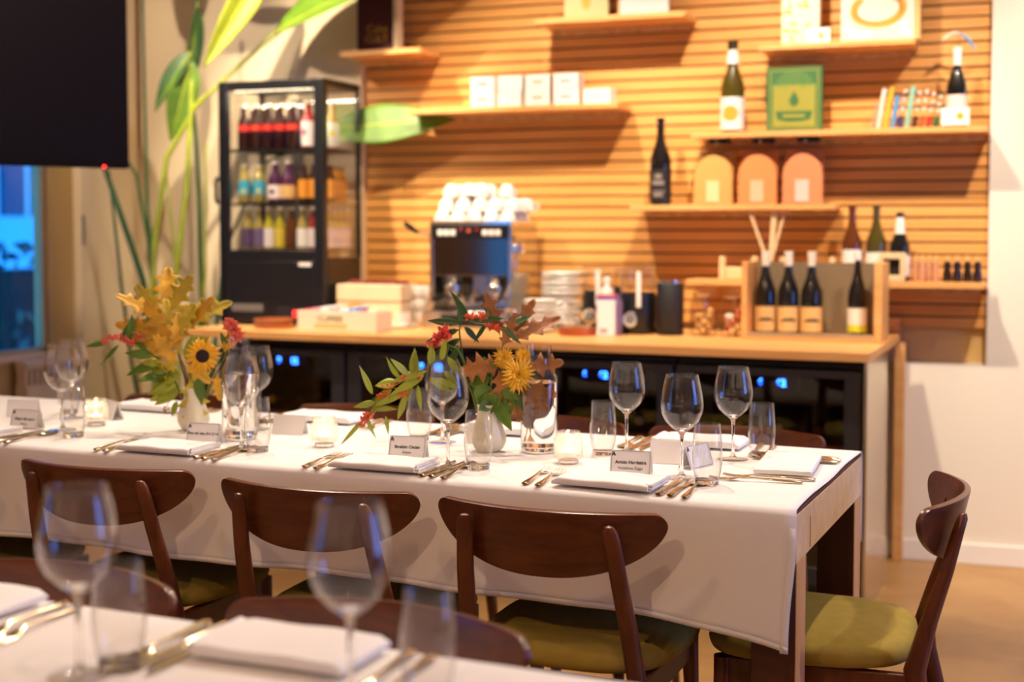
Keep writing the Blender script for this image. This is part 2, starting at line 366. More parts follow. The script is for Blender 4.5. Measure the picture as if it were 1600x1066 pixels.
for i in range(4):
    x0, x1 = WE[i] + .004, WE[i + 1] - .004
    wd = x1 - x0
    names = ['farthest left', 'second from the left', 'second from the right', 'farthest right, beside the steel panel']
    t = thing('wine_fridge', 'black undercounter wine fridge, ' + names[i] + ' of the four', 'wine fridge', (x0, CF + .035, 0), 0, 'wine fridges under the worktop')
    wallmesh([(0, .02, .04, .5, .08, .88), (wd - .02, wd, .04, .5, .08, .88), (.02, wd - .02, .04, .5, .86, .88), (.02, wd - .02, .04, .5, .08, .12), (.02, wd - .02, .48, .5, .12, .86)]).build('cabinet', BLACKM, t)
    B(0, wd, .05, .45, 0, .08).build('plinth', BLACK, t)
    dr = wallmesh([(.004, .064, 0, .038, .085, .855), (wd - .064, wd - .004, 0, .038, .085, .855), (.064, wd - .064, 0, .038, .828, .855), (.064, wd - .064, 0, .038, .085, .15)]).build('door', FRAMEM, t, bevel=.003)
    B(.064, wd - .064, .012, .02, .15, .828).build('door_glass', DOORGL, dr)
    tx = .455 * wd - .015
    cp = B(tx - .03, tx + .15, .040, .07, .775, .825).build('control_panel', BLACK, t)
    for k in range(2): text(DISP[k] if i < 2 else DISP[2 + k], .034, LEDBLUE, cp, (tx + .015 + k * .075, .0385, .80), (R(90), 0, 0), 'display_digits', bold=.0015)
    for zz in (.25, .52):
        sh = B(.03, wd - .03, .06, .085, zz, zz + .06).build('shelf_front', BEECH, t, bevel=.002)
        for k in range(6): M().tube([(.05 + k * (wd - .1) / 5, .086, zz + .03), (.05 + k * (wd - .1) / 5, .47, zz + .03)], .004, 6).build('shelf_wire', STEEL, t)
    for k in range(3):
        lying_bottle('wine_bottle', ['left bottle lying', 'middle bottle lying', 'right bottle lying'][k] + ' in the wine fridge ' + names[i].split(',')[0], (x0 + wd * (.3 + .22 * k), CF + .16, .5825 + .0375), [GWINE, GGREEN, GWINE][k])

# ------------------------------------------------------------------ bottles
def wine_bottle(label, loc, rz, mat, h=.32, r=.038, lab=(LABW, .04, .13), cap=None, group=None, caplen=.055, art=None, neck=None):
    t = thing('wine_bottle', label, 'bottle', loc, rz, group)
    s = h / .32
    M().lathe([(0, .004), (r * .85, 0), (r, .008), (r, .15 * s), (r * .93, .175 * s), (r * .5, .225 * s), (r * .36, .255 * s), (r * .345, .305 * s), (r * .4, .306 * s), (r * .4, .319 * s), (r * .3, h), (0, h)], 28, False).build('glass', mat, t)
    if cap: M().lathe([(r * .375, h - caplen), (r * .43, h - .012), (r * .43, h + .002), (0, h + .003)], 20, False).build('capsule', cap, t)
    if lab:
        lb = M().lathe([(r + .0006, lab[1]), (r + .0006, lab[2])], 28, False); lo = lb.build('paper_label', lab[0], t)
        if art: art(lo, r, lab)
    if neck: M().lathe([(r * .37, h - .02), (r * .55, h - .09)], 20, False).build('neck_label', neck, t)
    return t
def art_disc(col, rad=.022, dx=0, dz=0):
    def f(o, r, lab):
        m = M(); zc = (lab[1] + lab[2]) / 2 + dz
        ring = []
        rows = []
        for rr in (0, rad * .5, rad):
            rows.append([((r + .0012) * math.sin((dx + rr * math.cos(2 * PI * k / 24)) / r), -(r + .0012) * math.cos((dx + rr * math.cos(2 * PI * k / 24)) / r), zc + rr * math.sin(2 * PI * k / 24)) for k in range(25)])
        m.open = True; m.grid(rows).build('printed_disc', col, o)
    return f
def art_band(col, z0, z1, a0=-1.5, a1=1.5):
    def f(o, r, lab):
        m = M(); m.open = True
        rows = [[((r + .0012) * math.sin(a0 + (a1 - a0) * k / 16), -(r + .0012) * math.cos(a0 + (a1 - a0) * k / 16), zz) for k in range(17)] for zz in (z0, z1)]
        m.grid(rows).build('printed_band', col, o)
    return f
def art_landscape(o, r, lab):
    m = M(); m.open = True
    hs = [.004, .006, .012, .010, .016, .011, .015, .012, .017, .013, .015, .010, .008, .005, .004]
    rows = [[((r + .0012) * math.sin(-.8 + 1.6 * k / 14), -(r + .0012) * math.cos(-.8 + 1.6 * k / 14), .055 + (hs[k] if q else 0)) for k in range(15)] for q in (0, 1)]
    m.grid(rows).build('printed_landscape', pm('label_print', (104, 84, 52), .7), o)
def art_words(lines, col, size):
    def f(o, r, lab):
        for i, (b2, z) in enumerate(lines): text(b2, size, col, o, (0, -r - .0014, z), (R(90), 0, 0))
    return f

def art_blocks(o, r, lab):
    g = pm('print_grey', (150, 138, 130), .6)
    for z0, z1, a in ((.112, .13, .35), (.085, .103, .6), (.055, .06, .7), (.036, .05, .45)):
        for k in range(4):
            m = M(); m.open = True; b0 = -a + 2 * a * k / 4 + .03; b1 = b0 + a * .38
            m.grid([[((r + .0012) * math.sin(b0 + (b1 - b0) * j / 3), -(r + .0012) * math.cos(b0 + (b1 - b0) * j / 3), zz) for j in range(4)] for zz in (z0, z1)]).build('printed_block', g, o)
# wine crate with four bottles
cr = thing('wine_crate', 'open oak display crate with a glass back at the right of the worktop', 'crate', (-1.03, 5.16, CT + .001), R(2))
cw = .265
wallmesh([(-cw, -cw + .022, 0, .22, 0, .30), (cw - .03, cw, 0, .22, 0, .30), (-cw + .022, cw - .03, 0, .22, 0, .012)]).build('wooden_frame', OAK, cr, bevel=.002)
B(-cw + .022, cw - .03, .0, .004, .012, .03).build('steel_sill', STEEL, cr)
B(-cw + .022, cw - .03, .205, .215, .012, .295).build('smoked_back', pm('smoked_panel', (128, 108, 84), .35), cr)
for i, bx in enumerate((-1.228, -1.138, -1.048)):
    wine_bottle(['left', 'middle', 'right'][i] + ' one of three dark bottles with tan landscape labels in the crate', (bx, 5.27, CT + .014), R(18), GWINE, .325, .041, (LABT, .016, .112), pm('capsule_white', (226, 216, 196), .5), 'tan labelled wines in the crate', .055, art_landscape)
wine_bottle('dark wine bottle with white and lime label at the right of the crate', (-.873, 5.27, CT + .014), R(18), GWINE, .325, .036, (LABW, .02, .112), pm('capsule_pearl', (236, 230, 220), .5), None, .03, art_band(pm('lime_print', (206, 210, 50), .6), .021, .048))

# drinks fridge -------------------------------------------------------------
FX, FY, FW, FD, FH = -3.645, 5.03, .52, .37, 1.085
df = thing('drinks_fridge', 'tall black glass sided drinks fridge full of small bottles on the worktop', 'fridge', (FX, FY, CT + .001), PHI)
B(0, FW, .035, FD, 0, .30).build('motor_housing', BLACK, df, bevel=.008)
for x in (0, FW - .018):
    for y in (.03, FD - .018): B(x, x + .018, y, y + .018, .30, FH - .03).build('corner_post', BLACK, df)
B(0, FW, .03, FD, FH - .03, FH).build('roof', BLACK, df, bevel=.004)
for x0, x1, y0, y1 in ((FW - .012, FW - .006, .052, FD - .022), (.006, .012, .052, FD - .022), (.022, FW - .022, FD - .014, FD - .008)):
    B(x0, x1, y0, y1, .30, FH - .03).build('side_pane', GLASSP, df)
dr = wallmesh([(-.003, .043, 0, .03, .01, FH - .004), (FW - .043, FW + .003, 0, .03, .01, FH - .004), (.043, FW - .043, 0, .03, FH - .045, FH - .004), (.043, FW - .043, 0, .03, .285, .335), (.043, FW - .043, 0, .03, .01, .285)]).build('door', BLACK, df, bevel=.004)
B(.043, FW - .043, .012, .018, .335, FH - .045).build('door_pane', GLASSP, dr)
M().tube([(-.012, .01, .66), (-.02, .005, .64), (-.02, .005, .56), (-.012, .01, .54)], .009).build('door_handle', BLACK, dr)
B(.40, .46, -.0015, .001, .265, .28).build('badge', WHITEP, dr)
B(.29, .46, -.004, .001, .028, .085).build('control_panel', BLACKM, dr)
text('03', .036, LEDRED, dr, (.39, -.006, .055), (R(90), 0, 0), 'temperature_digits', bold=.001)
gv = M()
for k in range(9): gv.box(.06 + k * .018, .074 + k * .018, -.002, .001, .062, .095)
gv.build('vent_slots', GREY, dr)
SHZ = [.335, .545, .785]
for zz in (.545, .785):
    m = M(); m.box(.02, FW - .02, .05, .06, zz - .012, zz); m.box(.02, FW - .02, FD - .03, FD - .022, zz - .012, zz)
    for k in range(24): m.box(.024 + k * .0205, .028 + k * .0205, .05, FD - .02, zz - .006, zz)
    m.build('wire_shelf', BLACK, df)
M().box(.2, .24, .30, .34, .335, FH - .06).build('light_strut', GREY, df)
lp = B(.06, FW - .06, .036, .046, FH - .044, FH - .034).build('interior_lamp', glow('fridge_lamp', (255, 236, 196), 12), df)
_il = lamp('fridge_interior_light', 'AREA', Vector((FX, FY, CT)) + Matrix.Rotation(PHI, 3, 'Z') @ Vector((FW / 2, .09, FH - .04)), Vector((FX, FY, CT)) + Matrix.Rotation(PHI, 3, 'Z') @ Vector((FW / 2, .22, 0)), 3, (1, .88, .68), shape='RECTANGLE', size=.36, size_y=.04)
def small_bottle(name, label, x, y, z, h, r, glass, lab, lz, cap, group, rot=0, shape=0, art=None):
    p = Matrix.Rotation(PHI, 4, 'Z') @ Vector((x, y, z))
    t = thing(name, label, 'bottle', (FX + p.x, FY + p.y, CT + .001 + z), PHI, group)
    if shape == 0: pr = [(0, .002), (r * .9, 0), (r, .006), (r, h * .52), (r * .85, h * .62), (r * .45, h * .78), (r * .4, h * .96), (0, h * .96)]
    else: pr = [(0, .002), (r * .9, 0), (r, .006), (r, h * .6), (r * .8, h * .74), (r * .55, h * .82), (r * .52, h * .95), (0, h * .95)]
    M().lathe(pr, 18, False).build('glass', glass, t)
    if lab:
        lo = M().lathe([(r + .0006, h * lz[0]), (r + .0006, h * lz[1])], 18, False).build('paper_label', lab, t)
        if art: art(lo, r, (lab, h * lz[0], h * lz[1]))
    M().lathe([(r * .5, h * .93), (r * .52, h), (0, h + .001)], 16, False).build('cap', cap, t)
COLA = pm('cola_glass', (44, 14, 14), .12, **{'Coat Weight': .4}); REDL = pm('label_red', (206, 52, 40), .5); NAVY = pm('label_navy', (24, 34, 84), .5)
PINKL = pm('label_pink_white', (238, 222, 218), .55); CLEARB = pm('pale_drink', (196, 176, 96), .15, **{'Transmission Weight': .4, 'Coat Weight': .4})
GINGER = pm('amber_drink', (182, 122, 40), .15, **{'Coat Weight': .4}); BLUEL = pm('label_blue', (60, 170, 200), .5); PURP = pm('purple_drink', (74, 30, 66), .15, **{'Coat Weight': .4})
ORANGL = pm('label_orange', (224, 148, 48), .5); LIMED = pm('lime_drink', (170, 160, 40), .15, **{'Coat Weight': .4}); CAPW = pm('cap_light', (222, 214, 200), .4); CAPD = pm('cap_dark', (30, 26, 26), .4)
PINKD = pm('rose_drink', (150, 44, 44), .15, **{'Coat Weight': .4})
topz, midz, lowz = .786, .546, .336
for k in range(5):
    small_bottle('soda_bottle', ['leftmost', 'second', 'third', 'fourth', 'fifth'][k] + ' red banded dark soda in the front row of the top fridge shelf', .075 + .0625 * k, .09, topz, .20, .028, COLA, REDL, (.40, .54), CAPW, 'red banded sodas on the top fridge shelf')
    small_bottle('soda_bottle', 'dark soda with navy label in the back row on the top fridge shelf', .075 + .0625 * k, .17, topz, .20, .028, COLA, NAVY, (.1, .5), CAPW, 'back row sodas on the top fridge shelf')
small_bottle('lemonade_bottle', 'bottle with white label and pink spot at the right end of the top fridge shelf', .405, .09, topz, .21, .033, PINKD, PINKL, (.04, .56), CAPW, None, art=art_disc(pm('pink_spot', (226, 84, 120), .5), .014, -.008, .005))
small_bottle('lemonade_bottle', 'bottle with white label and yellow spot by the right pane on the top fridge shelf', .465, .20, topz, .21, .030, GINGER, PINKL, (.04, .56), CAPW, None, art=art_disc(pm('yellow_spot', (236, 190, 50), .5), .014, 0.012, .005))
for k in range(2):
    small_bottle('tonic_bottle', ['left', 'right'][k] + ' one of two tonic bottles with light blue labels on the middle fridge shelf', .075 + .076 * k, .09, midz, .17, .029, CLEARB, BLUEL, (.22, .58), CAPW, 'blue labelled tonics', shape=1, art=art_disc(pm('lemon_print', (232, 200, 40), .5), .009, .012, -.016))
for k in range(2):
    small_bottle('juice_bottle', ['plump purple juice bottle with a pale round emblem', 'purple juice bottle with a cream label'][k] + ' on the middle fridge shelf', .235 + .068 * k, .09, midz, .185, .034, PURP, PINKL if k == 0 else LABT, (.1, .42), CAPW, None, art=art_disc(PURP, .012) if k == 0 else None)
for k in range(3):
    small_bottle('juice_bottle', ['leftmost', 'middle', 'rightmost'][k] + ' of three orange labelled juice bottles on the middle fridge shelf', .372 + .052 * k, .10 + .05 * (k == 2), midz, .165, .025, pm('dark_juice', (48, 24, 20), .15), ORANGL, (.12, .62), CAPD, 'orange labelled juices', shape=1)
for k in range(3):
    small_bottle('juice_bottle', ['front', 'second', 'rear'][k] + ' one of the golden juices by the right pane on the middle fridge shelf', .463, .18 + .055 * k, midz, .16, .024, GINGER, ORANGL, (.12, .6), CAPD, 'golden juices by the right pane', shape=1)
LOWS = [('clear lemonade with a dark round label', CLEARB, pm('label_violet', (92, 70, 110), .5)), ('slim pale lemonade with a violet label', CLEARB, pm('label_violet_b', (110, 90, 130), .5)), ('lime lemonade with a pale label', LIMED, PINKL), ('lime lemonade with a yellow label', LIMED, pm('label_yellow', (216, 190, 60), .5)),
        ('brown root beer with no label', GBROWN, None), ('lemonade with a white and blue striped label', CLEARB, LABW), ('red iced tea with a pale label', PINKD, PINKL)]
for k, (d, g, l) in enumerate(LOWS):
    small_bottle('lemonade_bottle', d + ' on the bottom fridge shelf', .09 + .056 * k, .09, lowz, .19, .026, g, l, (.06, .5), CAPW, 'lemonades on the bottom fridge shelf')
for k in range(4):
    small_bottle('lemonade_bottle', 'pale lemonade by the right pane on the bottom fridge shelf, ' + ['nearest the door', 'second from the door', 'third from the door', 'nearest the wall'][k], .463, .15 + .056 * k, lowz, .19, .026, CLEARB, PINKL, (.06, .5), CAPW, 'lemonades by the right pane')

# ------------------------------------------------------------------ things on the worktop
cz = CT + .0015
t = thing('serving_tray', 'small round copper brown tray in front of the drinks fridge', 'tray', (-3.30, 4.94, cz))
M().lathe([(0, .0), (.082, 0), (.086, .006), (.086, .038), (.080, .040), (.078, .012), (0, .010)], 32, False).build('bowl', pm('copper_wood', (176, 104, 56), .35), t)
M().lathe([(.0865, .022), (.088, .026), (.0865, .030)], 32, False).build('rim_band', DARKWOOD, t)
t = thing('tea_box', 'low cream tea box with green lettering in front of the coffee machine side', 'tea box', (-2.94, 4.93, cz), R(3))
bw, bd, bh = .185, .075, .085
wallmesh([(-bw, bw, -bd, -bd + .008, 0, bh), (-bw, bw, bd - .008, bd, 0, bh), (-bw, -bw + .008, -bd + .008, bd - .008, 0, bh), (bw - .008, bw, -bd + .008, bd - .008, 0, bh), (-bw + .008, bw - .008, -bd + .008, bd - .008, 0, .008)]).build('box', pm('tea_box_cream', (238, 222, 196), .55), t, bevel=.002)
text('CLIPPER', .034, pm('tea_print', (116, 122, 70), .6), t, (-.03, -bd - .0008, .05), (R(90), 0, 0), bold=.0005)
B(-.105, .05, -bd - .0012, -bd - .0002, .014, .03).build('printed_band', pm('tea_gold', (206, 186, 110), .6), t)
SCOL = [('red', (206, 60, 70)), ('pink', (236, 150, 160)), ('white', (240, 236, 230)), ('rose', (226, 120, 140)), ('pale blue', (190, 220, 245)), ('blue', (120, 170, 230)), ('crimson', (190, 40, 60)), ('cream', (240, 226, 190))]
for k, (nme, c) in enumerate(SCOL):
    p = Matrix.Rotation(R(3), 4, 'Z') @ Vector((-.155 + .044 * k, 0, .01))
    o = B(-.019, .019, -.055, .055, 0, .078 + .006 * (k % 3)).build('tea_sachet', pm('sachet_' + nme.replace(' ', '_'), c, .5), loc=(-2.94 + p.x, 4.93 + p.y, cz + .0095), rz=R(3), bevel=.003)
    tag(o, nme + ' packet of tea sachets standing in the tea box', 'tea', 'tea packets in the box')
t = thing('wooden_box', 'pale wooden box with a gold emblem behind the tea box', 'box', (-2.945, 5.215, cz), R(3))
B(-.155, .155, -.085, .085, 0, .185).build('box', pm('birch', (232, 206, 166), .5, var=.05, vscale=8), t, bevel=.003)
m = M(); m.T = Matrix.Translation((-.06, -.0875, .085)) @ Matrix.Rotation(R(90), 4, 'X'); m.prism([(.045 * math.cos(a) , .02 * math.sin(a)) for a in [2 * PI * k / 20 for k in range(20)]], 0, .0008)
m.build('emblem', GOLD, t)
B(-.157, .157, -.087, .087, .112, .115).build('lid_seam', DARKWOOD, t)
for k in range(5):
    o = B(-.028, .028, -.03, .03, 0, .016).build('chocolate', pm('chocolate', (110, 36, 30), .4), loc=(-2.945 + (-.1 + .055 * k), 5.215, cz + .186), rz=R(10 + 30 * k), bevel=.004)
    tag(o, 'small dark red wrapped chocolate on the lid of the wooden box', 'chocolate', 'wrapped chocolates')

# cups
def cup_mesh():
    m = M(); m.lathe([(0, .002), (.020, .0), (.022, .004), (.030, .014), (.036, .034), (.038, .056), (.0365, .057), (.0345, .034), (.028, .016), (0, .008)], 24, False); return m
cupm = cup_mesh().build('body', PORC).data
hm = M().tube([(.035, 0, .046), (.048, 0, .046), (.056, 0, .036), (.052, 0, .022), (.036, 0, .017)], .0042, 8).build('handle', PORC).data
for o in [o for o in COL.objects if o.type == 'MESH' and o.data in (cupm, hm)]: bpy.data.objects.remove(o)
def cup(label, loc, rot, group=None, s=1, cat='cup'):
    t = thing('espresso_cup', label, cat, loc, 0, group); t.rotation_euler = rot; t.scale = (s, s, s)
    for n2, me in (('body', cupm), ('handle', hm)):
        o = bpy.data.objects.new(n2, me); COL.objects.link(o); o.parent = t
    return t

# espresso machine
EX, EY = -2.50, 5.235
em = thing('espresso_machine', 'two group steel espresso machine in the middle of the worktop', 'coffee machine', (EX, EY, cz), R(1.5))
hw = .192
wallmesh([(-hw, -hw + .02, 0, .30, .05, .445), (hw - .02, hw, 0, .30, .05, .445), (-hw + .02, hw - .02, .12, .30, .05, .445)]).build('steel_body', STEEL, em, bevel=.004)
B(-hw - .01, hw + .045, -.06, .21, .0, .075).build('drip_base', STEEL, em, bevel=.006)
B(-.11, .16, -.0615, -.059, .012, .06).build('dark_base_panel', BLACK, em)
m = M()
for k in range(18): m.box(-hw + .02 + k * .02, -hw + .028 + k * .02, -.05, .11, .076, .082)
m.build('drip_grate', CHROME, em)
B(-hw + .02, hw - .02, .0, .12, .225, .39).build('mirror_front', pm('mirror_steel', (120, 112, 106), .10, 1), em, bevel=.004)
pn = B(-hw + .015, hw - .015, -.012, .12, .388, .445).build('button_panel', BLACK, em, bevel=.004)
for sx2 in (-1, 1):
    for k in range(3):
        x = sx2 * .105 + (k - 1) * .030
        B(x - .0125, x + .0125, -.016, -.011, .398, .424).build('button', WHITEP, pn, bevel=.003)
for x in (-.038, .038): M().ball((x, -.014, .425), .0075).build('red_lamp', glow('red_lamp', (200, 20, 30), .8), pn)
M().ball((0, -.014, .42), .009).build('orange_lamp', glow('orange_lamp', (240, 90, 50), 1), pn)
for x in (-.1, .1):
    g = M(); g.T = Matrix.Translation((x, .045, 0)); g.lathe([(.034, .225), (.036, .19), (.040, .185), (.040, .165), (.03, .162), (0, .162)], 24, False).build('group_head', CHROME, em)
    g = M(); g.T = Matrix.Translation((x, .045, 0)); g.lathe([(.036, .163), (.037, .14), (.03, .128), (.012, .118), (.010, .10), (0, .10)], 24, False)
    g.T = Matrix.Identity(4); g.tube([(x, .01, .145), (x - .004, -.05, .140)], .009)
    pf = g.build('portafilter', CHROME, em)
    M().tube([(x - .004, -.048, .140), (x - .008, -.10, .134), (x - .01, -.135, .130)], [.012, .014, .011], 10).build('grip', BLACK, pf)
for sx2, px2 in ((1, hw + .022), (-1, -hw - .015)):
    wnd = M().tube([(sx2 * (hw - .01), .05, .40), (px2, -.005, .38), (px2 + sx2 * .012, -.03, .34), (px2 + .012 * sx2, -.035, .27), (px2 - .03 * sx2 * (sx2 > 0), -.05, .14)] if sx2 > 0 else [(sx2 * (hw - .01), .05, .40), (px2, 0, .40), (px2 - .05, -.03, .415)], .006, 10).build('steam_wand', CHROME, em)
    if sx2 > 0:
        k2 = M(); k2.T = Matrix.Translation((hw + .03, .01, .345)) @ Matrix.Rotation(R(90), 4, 'X'); k2.lathe([(0, -.02), (.024, -.02), (.026, 0), (.024, .02), (0, .02)], 20, False).build('steam_knob', CHROME, em)
    else: M().tube([(px2 - .03, -.02, .41), (px2 - .055, -.035, .43), (px2 - .085, -.045, .455)], [.006, .014, .010], 10).build('grip', BLACK, wnd)
wallmesh([(-hw, hw, .0, .006, .447, .46), (-hw, hw, .294, .30, .447, .46), (-hw, -hw + .006, .006, .294, .447, .46), (hw - .006, hw, .006, .294, .447, .46)]).build('cup_rail', CHROME, em)
B(-hw, hw, 0, .30, .4455, .448).build('cup_tray', STEEL, em)
ci = 0
for lay, (ny, nx, z0) in enumerate(((3, 5, .449), (3, 5, .504), (2, 4, .567))):
    for a in range(nx):
        for b2 in range(ny):
            x = (a - (nx - 1) / 2) * .077 + random.uniform(-.004, .004) + (.01 if lay == 1 else -.01 * lay); y = .052 + b2 * .082 + lay * .03
            if lay == 2 and (a in (3,) and b2 == 0): continue
            p = Matrix.Rotation(R(1.5), 4, 'Z') @ Vector((x, y, 0))
            if lay == 2: rot = (R(180 + random.uniform(-10, 10)), R(random.uniform(-12, 12)), random.uniform(0, 6.28)); dz = .057
            else: rot = (R(180), 0, random.uniform(0, 6.28)); dz = .057
            cup('white espresso cup in the heap on top of the espresso machine', (EX + p.x, EY + p.y, cz + z0 + dz - .002), rot, 'espresso cups on the machine')
# cups left of the machine
sauc = M().lathe([(0, .001), (.035, .0), (.042, .002), (.066, .0065), (.0695, .009), (.070, .0125), (.0685, .0150), (.064, .0145), (.04, .008), (0, .006)], 28, False).build('dish', PORC).data
for o in [o for o in COL.objects if o.type == 'MESH' and o.data == sauc]: bpy.data.objects.remove(o)
def saucer(label, loc, s, group, sz=1):
    o = bpy.data.objects.new('saucer', sauc); COL.objects.link(o); o.location = loc; o.scale = (s, s, sz); o.rotation_euler = (0, 0, random.uniform(0, 6))
    return tag(o, label, 'plate', group)
saucer('single white saucer under the cup left of the espresso machine', (-2.795, 5.17, cz), .95, None)
cup('white cup on the single saucer left of the espresso machine', (-2.795, 5.17, cz + .008), (0, 0, R(200)))
for k in range(3): cup(['lowest', 'middle', 'topmost'][k] + ' white cup of the short stack left of the espresso machine', (-2.77, 5.29, cz + .055 * k), (0, 0, R(190 + 70 * k)), 'cup stack left of the machine', 1.15)
# plate stacks right of the machine
for k in range(12): saucer('white saucer in the tall stack right of the espresso machine', (-2.135 + random.uniform(-.003, .003), 5.385 + random.uniform(-.003, .003), cz + .0205 * k), (1.22, 1.3, 1.12, 1.27)[k % 4], 'saucers in the tall stack', 1.25)
for k in range(7): saucer('white saucer in the low front stack right of the espresso machine', (-2.155 + random.uniform(-.002, .002), 5.19, cz + .0195 * k), (1.0, 1.06, .96)[k % 3], 'saucers in the low stack', 1.2)
for k in range(11): saucer('white saucer in the slim back stack behind the espresso machine', (-2.222, 5.515, cz + .0205 * k), .85, 'saucers in the slim back stack', 1.25)
t = thing('milk_jug', 'small steel milk jug standing beside the espresso machine', 'jug', (-2.235, 5.08, cz))
M().lathe([(0, 0), (.034, 0), (.037, .01), (.036, .05), (.029, .085), (.032, .10), (.030, .10), (.027, .085), (.034, .05), (.034, .012), (0, .006)], 24, False).build('body', CHROME, t)
M().tube([(.034, 0, .08), (.06, 0, .085), (.066, 0, .055), (.056, 0, .025), (.035, 0, .03)], .004).build('handle', CHROME, t)
t = thing('serving_tray', 'small copper tray with a glass lid knob before the saucers', 'tray', (-1.955, 5.10, cz))
M().lathe([(0, 0), (.072, 0), (.076, .004), (.076, .03), (.071, .032), (.07, .01), (0, .008)], 28, False).build('bowl', pm('copper', (186, 98, 58), .3, .5), t)
M().lathe([(.068, .033), (.05, .041), (.012, .045), (.010, .052), (.016, .06), (.012, .067), (0, .068)], 24, False).build('lid', STEEL, t)

def dispenser(label, x, y, rz):
    t = thing('coffee_grinder', label, 'coffee grinder', (x, y, cz), rz, 'bean grinders')
    M().lathe([(0, 0), (.074, 0), (.078, .006), (.076, .15), (.070, .168), (0, .168)], 32, False).build('motor_base', BLACK, t)
    M().lathe([(.070, .168), (.076, .262), (.074, .262), (.068, .17)], 32, False).build('clear_hopper', GLASSP, t)
    M().lathe([(0, .264), (.079, .264), (.079, .272), (0, .274)], 32, False).build('lid', GLASSP, t)
    B(-.010, .010, -.084, -.078, .11, .255).build('scoop_handle', LABW, t, bevel=.003)
    k2 = M(); k2.T = Matrix.Translation((-.035, -.079, .062)) @ Matrix.Rotation(R(90), 4, 'X'); kn = k2.lathe([(.018, -.006), (.030, -.006), (.032, .006), (.027, .012), (.018, .012)], 28, False).build('dial', CHROME, t)
    k2 = M(); k2.T = Matrix.Translation((-.035, -.080, .062)) @ Matrix.Rotation(R(90), 4, 'X'); k2.lathe([(0, 0), (.016, 0), (.015, .014), (0, .014)], 20, False).build('dial_cap', GREY, t)
dispenser('clear topped black grinder partly hidden behind the milk carton', -1.965, 5.40, R(12))
dispenser('clear topped black grinder between the milk carton and the black canister', -1.755, 5.27, R(20))
t = thing('milk_carton', 'white carton with a red and blue top stripe before the grinders', 'carton', (-1.83, 5.10, cz), R(14))
B(-.036, .036, -.036, .036, 0, .165).build('carton', pm('carton_white', (240, 232, 232), .5), t, bevel=.002)
B(-.0365, .0365, -.0365, .0365, .146, .156).build('blue_stripe', pm('stripe_blue', (60, 84, 190), .5), t)
B(-.0365, .0365, -.0365, .0365, .156, .166).build('red_stripe', pm('stripe_red', (220, 92, 84), .5), t)
M().lathe([(.026, .166), (.024, .19), (.012, .192), (.012, .21), (.014, .212), (.014, .235), (0, .236)], 18, False).build('pump', WHITEP, t)
m = M()
for k in range(6): m.box(-.022 + k * .005, -.0195 + k * .005, -.0367, -.0362, .012, .032)
m.build('barcode', INK, t)
t = thing('small_bottle', 'little dark capped bottle peeking out behind the milk carton', 'bottle', (-1.806, 5.158, cz))
M().lathe([(0, 0), (.02, 0), (.022, .01), (.022, .13), (.012, .15), (.012, .165), (0, .165)], 18, False).build('body', pm('violet_glass', (120, 96, 130), .3), t)
M().lathe([(.014, .165), (.014, .195), (0, .196)], 16, False).build('cap', CAPD, t)
t = thing('canister', 'plain matte black cylinder with steel lid between grinder and jars', 'canister', (-1.612, 5.25, cz))
M().lathe([(0, 0), (.052, 0), (.055, .004), (.055, .205), (.052, .209), (0, .209)], 36, False).build('body', BLACKM, t)
M().lathe([(.048, .209), (.048, .220), (.044, .222), (0, .222)], 36, False).build('lid', STEEL, t)
def jar(label, x, y, r, h, cc, what, grp):
    t = thing('storage_jar', label, 'jar', (x, y, cz), R(20), 'glass biscuit jars')
    M().lathe([(0, 0), (r * .9, 0), (r, .01), (r, h * .62), (r * .8, h * .74), (r * .78, h * .82)], 28, False).build('glass_body', GLASSP, t)
    M().lathe([(r * .84, h * .82), (r * .86, h * .86), (r * .6, h * .95), (r * .25, h), (0, h)], 28, False).build('glass_lid', GLASSP, t)
    m = M(); m.lathe([(r * .81, h * .80), (r * .83, h * .815), (r * .81, h * .83)], 28, False); m.tube([(0, -r * .82, h * .80), (0, -r * .95, h * .72), (0, -r * .98, h * .62)], .003)
    m.build('wire_clasp', CHROME, t)
    for k in range(17):
        a = k * 2.4; rr = (r - .022) * (.25 + .7 * ((k * .37) % 1))
        o = M().ball((0, 0, 0), .018, 7, (1, .9, .75)).build('biscuit', cc[k % len(cc)], loc=(x + rr * math.cos(a), y + rr * math.sin(a), cz + .018 + .019 * (k // 4)))
        o.rotation_euler = (k, k * .7, k * 1.3)
        tag(o, what, 'biscuit', grp)
CK = [pm('cookie', (206, 160, 92), .7), pm('cookie_b', (186, 132, 70), .7)]
jar('glass swing top jar of golden biscuits next to the black canister', -1.475, 5.26, .054, .20, CK, 'golden biscuit in the jar by the black canister', 'golden biscuits')
jar('glass swing top jar of wrapped sweets next to the wine crate', -1.362, 5.28, .050, .19, [pm('sweet_a', (230, 214, 196), .5), pm('sweet_b', (176, 86, 50), .5), pm('sweet_c', (222, 184, 120), .5)], 'wrapped sweet in the jar by the wine crate', 'wrapped sweets')

